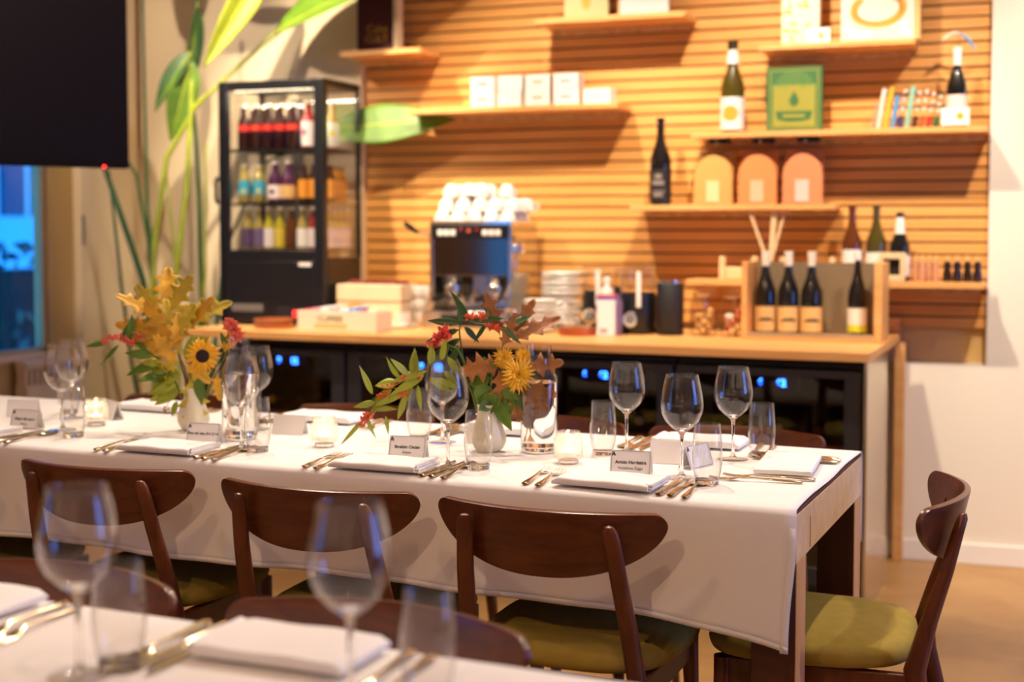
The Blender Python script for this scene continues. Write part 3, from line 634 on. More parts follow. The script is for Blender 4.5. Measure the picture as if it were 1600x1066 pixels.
# ------------------------------------------------------------------ wall shelves and what stands on them
def shelf(label, u0, u1, z, d=.2):
    t = thing('wall_shelf', label, 'shelf', WP((u0 + u1) / 2, -.017, z), PHI, 'oak shelves on the slatted wall')
    h = (u1 - u0) / 2
    B(-h, h, -d - .017, 0, -.022, 0).build('board', OAK, t, bevel=.0015)
    B(-h + .02, h - .02, -.022, -.001, -.05, -.0225).build('cleat', OAKEND, t, bevel=.001)
    return t
shelf('oak shelf at the top left carrying the maroon book', -2.43, -2.03, 2.16)
shelf('oak shelf carrying the white boxes', -2.09, -1.124, 1.888)
shelf('oak shelf at the top carrying two leaning books', -1.496, -.84, 2.255)
shelf('oak shelf at the top right carrying the pink gift box', -.534, .075, 2.10)
shelf('oak shelf carrying the green book and test tubes', -.81, .35, 1.752)
shelf('oak shelf carrying the three arched boxes', -1.07, -.222, 1.455)
shelf('lowest oak shelf behind the wine crate', -.83, .35, 1.145, .2)

# white boxes
for c in range(4):
    for r_ in range(2):
        u = -1.745 + .128 * c
        t = thing('gift_carton', ['lower', 'upper'][r_] + ' white carton in the ' + ['first', 'second', 'third', 'fourth'][c] + ' stack from the left on the box shelf', 'box', WP(u, .135, 1.889 + r_ * .0665), PHI + R(random.uniform(-3, 3)), 'white cartons on the shelf')
        B(-.056, .056, -.045, .045, 0, .066).build('carton', LABW, t, bevel=.002)
        if c != 1:
            B(-.024, .024, -.0462, -.0448, .030, .038).build('print', [DARKWOOD, None, pm('print_brown', (190, 110, 50), .6), pm('print_mauve', (150, 110, 120), .6)][c], t, bevel=.001)
t = thing('gift_carton', 'single white carton lying at the right end of the box shelf', 'box', WP(-1.222, .135, 1.889), PHI + R(-8))
B(-.062, .062, -.035, .035, 0, .064).build('carton', LABW, t, bevel=.002)
B(-.035, .035, -.0362, -.0348, .03, .034).build('print', LABT, t)
# maroon book with gold lettering and a pale book end
t = thing('hardback_book', 'maroon book with gold lettering on the corner shelf', 'book', WP(-2.27, .13, 2.161), PHI + R(2))
B(-.1, .085, -.012, .012, 0, .28).build('cover', pm('maroon_cover', (74, 20, 26), .5), t, bevel=.001)
B(.086, .108, -.03, .03, 0, .27).build('pages', pm('pages', (236, 214, 170), .7), t)
text('Cake', .05, GOLD, t, (0, -.0128, .10), (R(90), 0, 0)); text('CULT', .045, GOLD, t, (-.005, -.0128, .055), (R(90), 0, 0))
# top shelf books
t = thing('picture_book', 'sage green book leaning on the top shelf', 'book', WP(-1.285, .12, 2.2552), PHI)
B(-.098, .098, -.012, .012, 0, .26).build('cover', pm('sage_cover', (186, 184, 132), .5), t, bevel=.001)
M().at(Matrix.Translation((0, -.0128, .075)) @ Matrix.Rotation(R(90), 4, 'X')).prism([(.02 * math.cos(k), .035 * math.sin(k)) for k in [2 * PI * j / 16 for j in range(16)]], 0, .0008).build('printed_drop', GOLD, t)
t = thing('picture_book', 'pale grey book leaning on the top shelf', 'book', WP(-1.03, .12, 2.2552), PHI)
B(-.105, .105, -.014, .014, 0, .24).build('cover', pm('grey_cover', (204, 206, 206), .5), t, bevel=.001)
B(-.112, -.105, -.016, .016, 0, .24).build('spine', LABT, t)
# top right shelf
t = thing('gift_box', 'tall cream gift box with gold floral print on the top right shelf', 'box', WP(-.375, .11, 2.101), PHI + R(3))
B(-.075, .075, -.05, .05, 0, .30).build('box', pm('cream_box', (238, 220, 186), .5), t, bevel=.002)
for k in range(16):
    m = M(); m.T = Matrix.Translation((random.uniform(-.06, .06), -.0505, random.uniform(.02, .28))) @ Matrix.Rotation(R(90), 4, 'X') @ Matrix.Rotation(random.uniform(0, 6), 4, 'Z')
    m.prism([(.018 * math.cos(a), .006 * math.sin(a)) for a in [2 * PI * j / 10 for j in range(10)]], 0, .0006); m.build('printed_petal', GOLD, t)
t = thing('price_card', 'small white card with a gold dot before the cream gift box', 'card', WP(-.30, .182, 2.101), PHI + R(3))
M().at(Matrix.Rotation(R(-8), 4, 'X')).box(-.047, .047, -.001, .001, 0, .06).build('card', LABW, t)
M().at(Matrix.Translation((.012, -.0015, .03)) @ Matrix.Rotation(R(98 - 16), 4, 'X')).lathe([(0, 0), (.013, 0), (.013, .0008), (0, .0008)], 18, False).build('gold_dot', GOLD, t)
t = thing('gift_box', 'wide blush pink gift box with gold wreath on the top right shelf', 'box', WP(-.065, .11, 2.101), PHI)
B(-.15, .135, -.035, .035, 0, .26).build('box', pm('blush_box', (238, 210, 194), .5), t, bevel=.003)
B(.1355, .155, -.04, .04, 0, .27).build('side_sleeve', LABT, t, bevel=.002)
m = M()
for k in range(64):
    a = PI * .72 + PI * 1.56 * k / 63
    m.T = Matrix.Translation((.085 * math.cos(a) * 1.1 - .005, -.0355, .125 + .06 * math.sin(a))) @ Matrix.Rotation(R(90), 4, 'X') @ Matrix.Rotation(a + (1 if k % 2 else 2.2), 4, 'Z')
    m.prism([(.012 + .015 * math.cos(b), .005 * math.sin(b)) for b in [2 * PI * j / 8 for j in range(8)]], 0, .0006)
m.build('gold_wreath', GOLD, t)
for x, z_ in ((-.10, .03), (-.07, .02), (-.045, .028), (.09, .06), (-.12, .05), (.1, .03)): M().ball((x, -.036, z_), .018, 8, (1, .1, .8)).build('white_flower', LABW, t)
# shelf with green book
wine_bottle('green wine bottle with a gold disc label left of the green book', WP(-.655, .11, 1.7535), PHI, GGREEN, .375, .050, (LABW, .012, .145), pm('capsule_dark', (40, 36, 14), .4), None, .06, art_disc(GOLD, .033), LABW)
gb = thing('green_book', 'green and yellow book with a drop emblem on the tube shelf', 'book', WP(-.40, .115, 1.7535), PHI + R(2))
GRN = pm('book_green', (62, 112, 58), .5); YEL = pm('book_yellow', (160, 154, 56), .5)
B(-.112, .112, -.014, .014, .002, .262).build('cover', GRN, gb, bevel=.001)
B(-.108, .108, -.02, .01, 0, .0018).build('stand', OAK, gb)
B(-.085, .085, -.0148, -.0138, .02, .19).build('yellow_field', YEL, gb)
wallmesh([(-.098, -.094, -.0148, -.0138, .012, .25), (.094, .098, -.0148, -.0138, .012, .25), (-.094, .094, -.0148, -.0138, .246, .25), (-.094, .094, -.0148, -.0138, .012, .016)]).build('printed_frame', YEL, gb)
m = M()
for k in range(13):
    a = R(18 + 12 * k); m.T = Matrix.Translation((0, -.0152, .165)) @ Matrix.Rotation(R(90), 4, 'X') @ Matrix.Rotation(a, 4, 'Z'); m.prism([(.03, -.0016), (.082, -.0035), (.082, .0035), (.03, .0016)], 0, .0005)
m.build('printed_rays', pm('ray_green', (110, 150, 70), .5), gb)
m = M(); m.T = Matrix.Translation((0, -.0155, .128)) @ Matrix.Rotation(R(90), 4, 'X'); m.prism([(0, .036), (.015, .010), (.020, -.005), (.013, -.021), (0, -.027), (-.013, -.021), (-.020, -.005), (-.015, .010)], 0, .0006); m.build('printed_drop', GRN, gb)
m = M(); m.T = Matrix.Translation((0, -.0155, .062)) @ Matrix.Rotation(R(90), 4, 'X'); m.prism([(-.075, .02), (.075, .02), (.066, -.014), (.03, -.022), (-.03, -.022), (-.066, -.014)], 0, .0006)
bn = m.build('printed_banner', GRN, gb); B(-.045, .045, -.0168, -.0162, .056, .069).build('banner_panel', YEL, bn)
# rack with nine glass test tubes
rk = thing('tube_rack', 'clear rack holding nine slanted glass tubes on the tube shelf', 'rack', WP(.045, .10, 1.7535), PHI)
m = M()
for x in (-.135, .14): m.box(x - .005, x + .005, -.03, .03, 0, .012); m.tube([(x, 0, .012), (x + .012, 0, .115)], .005)
m.tube([(-.125, .022, .085), (.15, .022, .085)], .004); m.tube([(-.135, .024, .02), (.14, .024, .02)], .004)
m.build('frame', pm('acrylic', (226, 214, 200), .15, **{'Transmission Weight': .7}), rk)
TC = [('white', (240, 234, 226), .92), ('yellow', (240, 190, 50), .95), ('sky blue', (90, 160, 220), .75), ('navy', (50, 56, 120), .95), ('mint green', (140, 206, 186), .95), ('dark brown', (70, 44, 30), .9), ('copper', (180, 96, 60), .92), ('red', (190, 50, 50), .86), ('bottle green', (40, 110, 60), .78)]
for k, (nme, c, hh) in enumerate(TC):
    p = WP(.045 - .115 + .0275 * k, .10, 1.7545)
    t = thing('test_tube', nme + ' filled glass tube in the rack', 'tube', p, 0, 'tubes in the rack'); t.rotation_euler = (R(0), R(9), PHI)
    h = .185 * hh
    full = k in (0, 1, 2, 4)
    M().lathe([(0, 0), (.008, .003), (.0105, .012), (.0105, h), (.012, h + .004)], 14, False).build('glass', GLASS, t)
    cc = pm('tube_' + nme.replace(' ', '_'), c, .35)
    M().lathe([(0, .001), (.007, .004), (.0095, .012), (.0095, h * (.96 if full else .3)), (0, h * (.96 if full else .3))], 14, False).build('contents', cc, t)
    if not full:
        m = M()
        for j in range(3): m.ball((0, 0, h * (.45 + .2 * j)), .0085, 8)
        m.build('beads', pm('tube_bead_' + nme.replace(' ', '_'), tuple(int(200 + .2 * x) for x in c), .3), t)
wb = wine_bottle('dark wine bottle with a white neck at the right end of the tube shelf', WP(.23, .115, 1.7535), PHI, GWINE, .31, .040, (pm('label_blush', (236, 206, 192), .6), .012, .125), LABW, None, .085)
t = thing('price_card', 'white card with a gold dot leaning on the white necked bottle', 'card', WP(.228, .17, 1.7535), PHI)
B(-.052, .052, -.0012, .0012, .006, .072).build('card', LABW, t); B(-.04, -.02, -.004, .012, 0, .006).build('foot', CAPD, t); B(.02, .04, -.004, .012, 0, .006).build('foot', CAPD, t)
M().at(Matrix.Translation((.018, -.0014, .04)) @ Matrix.Rotation(R(90), 4, 'X')).lathe([(0, 0), (.015, 0), (.015, .0008), (0, .0008)], 18, False).build('gold_dot', GOLD, t)
tp = thing('hummingbird_ornament', 'white and blue feathered wire ornament above the white necked bottle', 'ornament', WP(.235, .115, 1.7535 + .3145), PHI)
M().tube([(0, 0, 0), (.002, 0, .025), (-.002, 0, .052)], .0015).build('wire', pm('copper_wire', (150, 84, 40), .4, .8), tp)
M().tube([(0, 0, .054), (-.02, 0, .056), (-.045, -.004, .04), (-.062, -.006, .028)], [.006, .012, .012, .007], 8, .5).build('white_wing', LABW, tp)
M().tube([(0, 0, .054), (.02, -.004, .04), (.038, -.006, .022), (.052, -.008, .0), (.064, -.008, -.012)], [.006, .012, .013, .007, .009], 8, .5).build('blue_wing', pm('feather_blue', (84, 160, 214), .6), tp)
# arched boxes
for k, (nme, c1, c2) in enumerate((('honey yellow', (220, 166, 92), (236, 200, 146)), ('apricot', (226, 146, 84), (238, 178, 140)), ('coral pink', (224, 144, 96), (240, 190, 176)))):
    u = -.722 + .182 * k
    t = thing('arched_box', nme + ' fluted box with an arched front, ' + ['left', 'middle', 'right'][k] + ' of three', 'box', WP(u, .12, 1.4565), PHI + R(2), 'arched fluted boxes')
    poly = [(-.078, 0), (.078, 0)] + [(.078 * math.cos(a), .115 + .088 * math.sin(a)) for a in [PI * j / 24 for j in range(25)]]
    m = M(); m.T = Matrix.Translation((0, .0195, 0)) @ Matrix.Rotation(R(90), 4, 'X')
    m.prism(poly, 0, .0765); ca = pm('arch_' + nme.replace(' ', '_'), c1, .55); m.build('arched_front', ca, t)
    m = M()
    for j in range(19):
        x = -.072 + .008 * j; top = .115 + .088 * math.sqrt(max(0, 1 - (x / .078) ** 2)); m.box(x - .0022, x + .0022, -.0595, -.0568, .002, top - .003)
    m.build('flutes', ca, t, bevel=.0008)
    B(-.074, .074, .020, .034, 0, .224).build('back_board', pm('board_' + nme.replace(' ', '_'), tuple(int(x * .78) for x in c1), .6), t, bevel=.002)
    B(-.028, .026, -.062, -.0596, .01, .098).build('paper_tag', pm('tag_' + nme.replace(' ', '_'), c2, .6), t)
    t = thing('clip_lamp', 'small black clip on the shelf underside above the ' + nme + ' box', 'clip', WP(u + .01, .12, 1.752 - .0225), PHI, 'black clips under the shelf')
    B(-.035, .05, -.03, .03, -.022, 0).build('clip_body', BLACK, t, bevel=.004); M().ball((0, -.035, -.016), .006).build('screw', CHROME, t)
# shelf C bottle
wine_bottle('black bottle with a black printed label left of the arched boxes', WP(-.96, .11, 1.4565), PHI, GWINE, .37, .046, (pm('label_black', (34, 28, 26), .5), .02, .15), None, None, art=art_blocks)
# lowest shelf
lz2 = 1.1465
wine_bottle('amber wine bottle with a white label, left of three on the lowest shelf', WP(-.165, .10, lz2), PHI, GBROWN, .30, .040, (LABW, .02, .125), None, 'three wines on the lowest shelf', art=art_words([('J', .06)], INK, .04))
wine_bottle('olive wine bottle with a white label, middle of three on the lowest shelf', WP(-.07, .10, lz2), PHI, GGREEN, .305, .040, (LABW, .02, .115), None, 'three wines on the lowest shelf')
wine_bottle('dark wine bottle with a white neck strip, right of three on the lowest shelf', WP(.022, .10, lz2), PHI, GWINE, .275, .040, (LABW, .02, .105), None, 'three wines on the lowest shelf', neck=LABW)
t = thing('bottle_holder', 'pale wooden frame holder standing before the three wines', 'holder', WP(.0, .175, lz2), PHI)
wallmesh([(-.05, -.035, -.02, .02, 0, .115), (.03, .05, -.02, .02, 0, .115), (-.035, .03, -.02, .02, 0, .025), (-.035, .03, -.02, .02, .09, .115)]).build('frame', PLY, t, bevel=.003)
B(-.035, .03, .004, .008, .025, .09).build('dark_inset', CAPD, t)
for k in range(4):
    t = thing('mini_bottle', 'pale rose miniature bottle on the lowest shelf, ' + ['first', 'second', 'third', 'fourth'][k] + ' from the wooden frame', 'bottle', WP(.085 + .026 * k, .10 + .02 * (k % 2), lz2), PHI, 'rose miniatures')
    M().lathe([(0, 0), (.013, 0), (.0145, .004), (.0145, .04), (.011, .055), (.013, .07), (.006, .086), (0, .086)], 14, False).build('glass', pm('rose_glass', (226, 176, 140), .2, **{'Transmission Weight': .5}), t)
    M().lathe([(.007, .084), (.007, .105), (0, .106)], 12, False).build('cork', LABT, t)
for k in range(4):
    t = thing('mini_bottle', 'dark miniature bottle with a light cork on the lowest shelf, ' + ['first', 'second', 'third', 'last'][k] + ' of four', 'bottle', WP(.205 + .038 * k, .10 + .02 * (k % 2), lz2), PHI, 'dark miniatures')
    M().lathe([(0, 0), (.017, 0), (.0185, .004), (.018, .034), (.013, .05), (.016, .068), (.007, .084), (0, .084)], 14, False).build('glass', pm('dark_mini', (40, 22, 16), .15, **{'Coat Weight': .4}), t)
    M().lathe([(.008, .082), (.008, .104), (0, .105)], 12, False).build('cork', LABT, t)
t = thing('wooden_rack', 'low pale wooden rack with rounded pegs behind the wine crate', 'rack', WP(-.44, .09, lz2), PHI)
B(-.26, .26, -.03, .03, 0, .05).build('rail', PLY, t, bevel=.004)
for x in (-.25, -.115, .0, .03, .2): M().tube([(x, -.032, .0), (x, -.032, .095)], .014, 12).build('peg', PLY, t)
t = thing('reed_diffuser', 'small glass reed diffuser behind the wine crate', 'diffuser', WP(-.485, .175, lz2), PHI)
M().lathe([(0, 0), (.024, 0), (.026, .006), (.026, .055), (.012, .07), (.011, .085), (.009, .085), (.010, .07), (.023, .053), (.023, .008), (0, .006)], 20, False).build('bottle', GLASSP, t)
for k, (dx, dz) in enumerate(((-.085, .285), (.012, .29), (.026, .292), (.06, .288))): M().tube([(dx * .02, 0, .01), (dx * .12, 0, .08), (dx, .0 + .004 * k, dz)], .0062, 8).build('reed', PLY, t)

# ------------------------------------------------------------------ hanging screen
tv = thing('television', 'large black screen hanging at the top left', 'television', (-3.635, 4.41, 1.60), R(180 + 61))
# local +x runs along the screen away from its right end
B(0, 1.25, -.055, 0, 0, .74).build('housing', SCREEN, tv, bevel=.004)
B(.012, 1.238, .0002, .0012, .018, .728).build('screen_glass', pm('screen_glass', (24, 19, 20), .5, **{'Specular IOR Level': .1}), tv)
M().ball((.105, .003, .004), .006).build('standby_light', LEDRED, tv)
m = M(); m.tube([(.62, -.09, .37), (.62, -.09, CEIL - 1.615)], .022, 14); m.box(.5, .74, -.095, -.056, .25, .5); m.box(.54, .70, -.16, -.02, CEIL - 1.615 - .012, CEIL - 1.615 - .001)
m.build('ceiling_mount', BLACK, tv)

# ------------------------------------------------------------------ leaves
def leafshape(m, p, d, L, W, n=(0, -1, .25), bend=.15, fold=.25, prof=None, seg=8, cross=2, twist=0):
    d = Vector(d).normalized(); n = Vector(n); n = (n - d * n.dot(d)).normalized(); s = d.cross(n)
    p = Vector(p); rows = []
    T_ = [t for t, _ in prof] if prof else [k / seg for k in range(seg + 1)]
    W_ = [x for _, x in prof] if prof else [max(.02, math.sin(PI * t ** .75) ** .9) for t in T_]
    for t, ww in zip(T_, W_):
        c = p + d * (t * L) - n * (bend * L * t * t); row = []
        a = twist * t; ss = s * math.cos(a) + n * math.sin(a); nn = n * math.cos(a) - s * math.sin(a)
        for j in range(-cross, cross + 1):
            q = j / cross; row.append(tuple(c + ss * (q * ww * W / 2) + nn * (abs(q) * ww * W / 2 * fold) + d * (abs(q) * (.10 * L if prof else 0))))
        rows.append(row)
    m.open = True
    m.grid(rows)
OAKP = [(0, .03), (.08, .06), (.16, .34), (.24, .74), (.28, .40), (.36, .34), (.44, .66), (.52, 1.0), (.57, .46), (.64, .36), (.70, .58), (.76, .82), (.80, .34), (.87, .34), (.94, .26), (1, .02)]

# tall bird-of-paradise plant left of the drinks fridge; local x = towards picture right, z up
PX, PY = -3.98, 5.02
pt = thing('potted_plant', 'tall strelitzia plant with long stalks left of the drinks fridge', 'plant', (PX, PY, 0), R(YAW))
M().lathe([(0, 0), (.13, 0), (.15, .03), (.17, .34), (.175, .36), (.165, .36), (.155, .33), (0, .33)], 32, False).build('pot', pm('pot_grey', (120, 110, 100), .7), pt)
M().lathe([(.158, .328), (0, .335)], 24, False).build('soil', pm('soil', (50, 36, 26), .95), pt)
STK = [  # local points, colour, radius
    ([(.02, .02, .33), (-.03, .0, .8), (-.07, 0, 1.12), (-.17, -.03, 1.45), (-.26, -.05, 1.74)], LEAFD, .016),
    ([(-.05, .0, .33), (-.13, 0, .75), (-.17, 0, 1.1), (-.22, 0, 1.62)], LEAFD, .009),
    ([(-.01, .05, .33), (-.03, .05, 1.1), (-.06, .05, 1.45), (-.07, .05, 2.45)], LEAFD, .009),
    ([(-.02, .03, .33), (-.04, .03, 1.1), (-.05, .03, 1.3), (-.10, .02, 1.6), (-.20, .0, 1.78)], LEAFD, .009),
    ([(.0, -.02, .33), (-.03, -.02, 1.0), (-.01, -.02, 1.3), (.05, -.02, 1.68), (.19, -.02, 1.92), (.31, -.01, 2.03), (.53, .05, 2.25)], LEAFY, .013),
    ([(.05, -.03, .33), (.06, -.03, 1.0), (.09, -.03, 1.17), (.14, -.03, 1.52), (.165, -.03, 1.88), (.165, .0, 2.05)], LEAFY, .015),
    ([(.09, .03, .33), (.19, .03, .95), (.185, .03, 1.45), (.165, .03, 1.90), (.185, .03, 2.42)], LEAFD, .011),
    ([(.07, .0, .33), (.10, 0, .9), (.07, 0, 1.3), (.04, 0, 1.62)], LEAFY, .007),
    ([(.12, .02, .33), (.16, .02, .8), (.21, .02, 1.15), (.22, .02, 1.75)], LEAFY, .008),
    ([(.06, .18, .33), (.2, .2, .7), (.26, .20, 1.25), (.45, .19, 1.66), (.80, .085, 1.82)], LEAFD, .010),
    ([(.16, -.01, .33), (.20, -.01, .85), (.25, -.02, 1.0), (.27, -.03, 1.05)], LEAFY, .010),
]
for pts, mt, r in STK: M().tube(pts, [r * (1.25 - .6 * k / (len(pts) - 1)) for k in range(len(pts))], 10).build('stalk', mt, pt)
def bigleaf(p, d, L, W, n, bend, fold, mat, twist=0):
    m = M(); leafshape(m, p, d, L, W, n, bend, fold, None, 16, 4, twist)
    o = m.build('leaf', mat, pt, solid=.0015, sharp=80)
    mm = M(); d = Vector(d).normalized(); n = Vector(n); n = (n - d * n.dot(d)).normalized(); pts = [Vector(p) + d * (t * L) - n * (bend * L * t * t) for t in [k / 10 for k in range(11)]]
    mm.tube(pts, [.008 * (1 - .8 * k / 10) for k in range(11)], 8).build('midrib', LEAFY, o)
    return o
bigleaf((.53, .05, 2.25), (.85, -.42, .42), 1.0, .34, (-.25, -.62, .75), .16, .25, LEAFG)
bigleaf((.56, -.08, 2.60), (-.33, 0, -.52), .62, .13, (.4, -.9, 0), -.05, .5, LEAFY)
bigleaf((.185, .03, 2.38), (-.05, .02, -.42), .45, .10, (.9, -.45, .1), .05, .4, LEAFD)
bigleaf((.165, .0, 2.16), (-.45, -.1, -.62), .32, .10, (-.3, -.9, .4), .15, .4, LEAFD)
bigleaf((.165, -.01, 2.12), (-.16, -.02, -.62), .38, .14, (.35, -.9, .0), .05, .35, LEAFG)
bigleaf((.80, .085, 1.82), (.938, -.335, .05), .60, .20, (-.1, -.95, .35), .02, .12, LEAFG, .1)
bigleaf((.23, .05, 2.48), (.5, .1, .02), .4, .14, (0, -.5, .8), .1, .3, LEAFD)
bigleaf((-.26, -.05, 1.74), (-.06, -.2, .95), .5, .16, (.4, -.8, .2), .2, .3, LEAFG)
bigleaf((-.07, .05, 2.45), (.1, .0, 1), .6, .18, (.1, -.9, .0), .1, .3, LEAFG)

# ------------------------------------------------------------------ dining table
T = .795; TXR, TY0, TY1, TXL = -.556, 2.668, 3.452, -3.85
tb = thing('dining_table', 'long dining table under the white cloth before the counter', 'table', (TXR, TY0, 0))
tl = TXL - TXR; tdp = TY1 - TY0
B(tl, -.001, .006, tdp - .006, T - .013, T - .006).build('tabletop', MAROON, tb)
B(-.018, .0, .006, tdp - .006, .683, T - .0135).build('end_apron', PLY, tb, bevel=.001)
B(-.0005, .0008, .14, .142, .69, T - .04).build('plank_seam', DARKWOOD, tb)
for y in (.05, tdp - .07): B(tl + .05, -.019, y, y + .02, .69, T - .0135).build('side_apron', DARKWOOD, tb)
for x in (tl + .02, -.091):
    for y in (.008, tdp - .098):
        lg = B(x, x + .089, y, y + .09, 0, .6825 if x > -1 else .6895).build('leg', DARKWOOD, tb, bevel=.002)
        if x > -1: B(x + .0895, x + .0915, y, y + .09, 0, .6825).build('lit_face', wood('leg_lit_face', (206, 150, 92), (222, 170, 112), (10, 10, 1), 3, .5), lg)  # pale strip puts warm light from the right into the leg's colour
def cloth(name, label, x0, x1, y0, y1, zt, zn, zf, dipx, loc, creases, x1wave=.004):
    path = [(y1 + .016, zf), (y1 + .012, zf + .03), (y1 + .01, zt - .03), (y1 + .006, zt - .008), (y1 - .006, zt)]
    ny = 12
    path += [(y1 + (y0 - y1) * k / ny, zt) for k in range(1, ny)]
    near = [(y0 + .012, zt), (y0 + .003, zt - .003), (y0 - .004, zt - .012), (y0 - .006, zt - .03)]
    nd = 10
    near += [(y0 - .008 - .010 * k / nd, zt - .03 + (zn + .03 - zt) * k / nd) for k in range(1, nd + 1)]
    path += near; rows = []
    nx = 110
    for i in range(nx + 1):
        x = x0 + (x1 - x0) * i / nx; row = []
        for j, (y, z) in enumerate(path):
            dx = dy = dz = 0
            if y < y0 + .001:
                f = max(0, (zt - z) / (zt - zn))
                dy = -f * (.006 * math.sin(x * 9 + 1) + .005 * math.sin(x * 23) + creases * .010 * math.exp(-((x - x1 + .35) / .12) ** 2)) - .004 * f
                k = (x - (x1 - dipx)) / dipx
                if k > 0: dz = -f * .046 * k ** 1.8; dy -= f * .012 * k
                dz += f * .003 * math.sin(x * 7)
                if i == nx: dx = -.006 * f * f + .003 * math.sin(f * 6)
            elif i == nx: dx = .0022 * math.sin(y * 15) - .0025
            row.append((x + dx, y + dy, z + dz))
        rows.append(row)
    m = M(); m.open = True; m.grid(rows)
    o = m.build(name, CLOTH, loc=loc, solid=.0016, sharp=75)
    # stitched hem along the near drop
    h = M(); h.open = True
    h.grid([[(r[-1][0], r[-1][1] - .0022, r[-1][2] + dz) for r in rows] for dz in (.0, .012)])
    h.build('hem', CLOTH, o, solid=.0014, sharp=80)
    h = M(); h.open = True
    h.grid([[(r[0] + dx, r[1] - .0024, r[2]) for r in rows[-1][-11:]] for dx in (-.016, -.001)])
    h.build('side_hem', CLOTH, o, solid=.0012, sharp=80)
    return tag(o, label, 'tablecloth')
cloth('tablecloth', 'white tablecloth hanging over the near side of the long table', TXL, TXR + .001, TY0, TY1, T - .001, .557, .56, .42, (0, 0, 0), 1)

# ------------------------------------------------------------------ chairs
def make_chair(label, loc, rz, group, wd=None):
    t = thing('dining_chair', label, 'chair', loc, rz, group)
    n = 44; base = []
    for k in range(n):
        a = 2 * PI * k / n; c, s = math.cos(a), math.sin(a)
        x = math.copysign(abs(c) ** .55, c); y = math.copysign(abs(s) ** .62, s)
        base.append((x * (.228 + .014 * y), .005 + .222 * y))
    m = M(); m.loft([[(x * q, (y - .005) * q + .005, z) for x, y in base] for q, z in ((.88, .430), (.975, .438), (1, .453), (.985, .468), (.92, .479), (.65, .490), (.3, .496), (.02, .497))])
    m.build('seat', OLIVE, t, sharp=60)
    wallmesh([(-.195, -.172, -.215, .175, .368, .4295), (.172, .195, -.215, .175, .368, .4295), (-.172, .172, .165, .187, .378, .4295), (-.172, .172, -.222, -.20, .378, .4295)]).build('seat_frame', WALNUT, t, bevel=.004)
    def ring(c, hx, hy, k=12): return [(c[0] + hx * math.cos(2 * PI * j / k), c[1] + hy * math.sin(2 * PI * j / k), c[2]) for j in range(k)]
    for s in (-1, 1):
        m = M(); m.loft([ring(p, a, b) for p, a, b in (((s * .200, .192, 0), .011, .011), ((s * .193, .183, .25), .016, .016), ((s * .188, .178, .39), .020, .019), ((s * .188, .178, .4295), .020, .019))])
        m.build('front_leg', WALNUT, t)
        m = M(); P = [((s * .195, -.330, 0), .012, .013), ((s * .192, -.27, .22), .017, .018), ((s * .188, -.228, .38), .020, .023), ((s * .186, -.222, .44), .020, .023), ((s * .178, -.248, .54), .0195, .018), ((s * .168, -.282, .65), .019, .0145), ((s * .160, -.302, .73), .0185, .0125), ((s * .157, -.310, .757), .0165, .011), ((s * .156, -.312, .768), .010, .007), ((s * .156, -.312, .7705), .003, .002)]
        m.loft([ring(*p) for p in P]); m.build('rear_post', WALNUT, t)
    rows = []
    nx, nz = 56, 8; hwid = .250
    for i in range(nx + 1):
        q = math.sin((i / nx - .5) * PI); x = hwid * q
        e = max(0, (abs(q) - .90) / .10)
        top = .791 - .004 * q * q - .024 * (1 - math.sqrt(max(0, 1 - e * e)))
        bot = min(top - .0015, .763 - .112 * max(0, 1 - abs(q) ** 2.3) ** .6)
        row = []
        for j in range(nz + 1):
            z = bot + (top - bot) * j / nz
            row.append((x, -.297 + .082 * q * q - (z - .70) * .22, z))
        rows.append(row)
    m = M(); m.open = True; m.grid(rows)
    o = m.build('backrest', TEAK, t, solid=.013, sharp=60)
    md = o.modifiers.new('soft', 'BEVEL'); md.width = .004; md.segments = 2; md.limit_method = 'ANGLE'; md.angle_limit = R(50)
    for s in (-1, 1):
        q = M(); yy = -.297 + .082 * (.158 / .25) ** 2 - (.735 - .70) * .22 + .0066
        q.T = Matrix.Translation((s * .158, yy, .735)) @ Matrix.Rotation(R(-90 + 12), 4, 'X'); q.lathe([(0, 0), (.0065, 0), (.0055, .0008), (0, .0009)], 14, False).build('screw_plug', DARKWOOD, t)
    return t
ch0 = make_chair('walnut chair on the near side of the long table, second from the right', (-1.60, 2.785, 0), R(1.5), 'chairs around the tables')
dup(ch0, (-1.045, 2.79, 0), R(1), 'walnut chair on the near side of the long table, first from the right')
dup(ch0, (-2.215, 2.805, 0), R(3), 'walnut chair on the near side of the long table, third from the right')
dup(ch0, (-2.83, 2.80, 0), R(0), 'walnut chair at the left photo edge, its dark seat just showing by the tablecloth hem')
dup(ch0, (-.582, 3.03, 0), R(94), 'walnut chair with olive seat alone at the right end of the long table')
for x, l, a in ((-.945, 'nearest the steel panel', 180), (-1.515, 'second from the steel panel', 181), (-2.145, 'third from the steel panel', 178), (-2.83, 'fourth from the steel panel', 180)):
    dup(ch0, (x, 3.465, 0), R(a), 'walnut chair behind the long table, only its top rail showing, ' + l)
dup(ch0, (-.968, 1.455, 0), R(180), 'chair backrest facing the camera behind the foreground table, right one of two')
dup(ch0, (-1.567, 1.455, 0), R(180), 'chair backrest facing the camera behind the foreground table, left one of two')

# ------------------------------------------------------------------ foreground table
nb = thing('dining_table', 'foreground dining table under a white cloth at the bottom left', 'table', (-.25, .72, 0))
B(-2.7, 0, .006, .834, T - .022, T - .006).build('tabletop', MAROON, nb)
for x in (-2.68, -.1):
    for y in (.01, .74): B(x, x + .09, y, y + .09, 0, T - .0225).build('leg', DARKWOOD, nb, bevel=.002)
cloth('tablecloth', 'white tablecloth on the foreground table', -2.96, -.249, .72, 1.558, T - .001, .56, .64, .3, (0, 0, 0), 0)

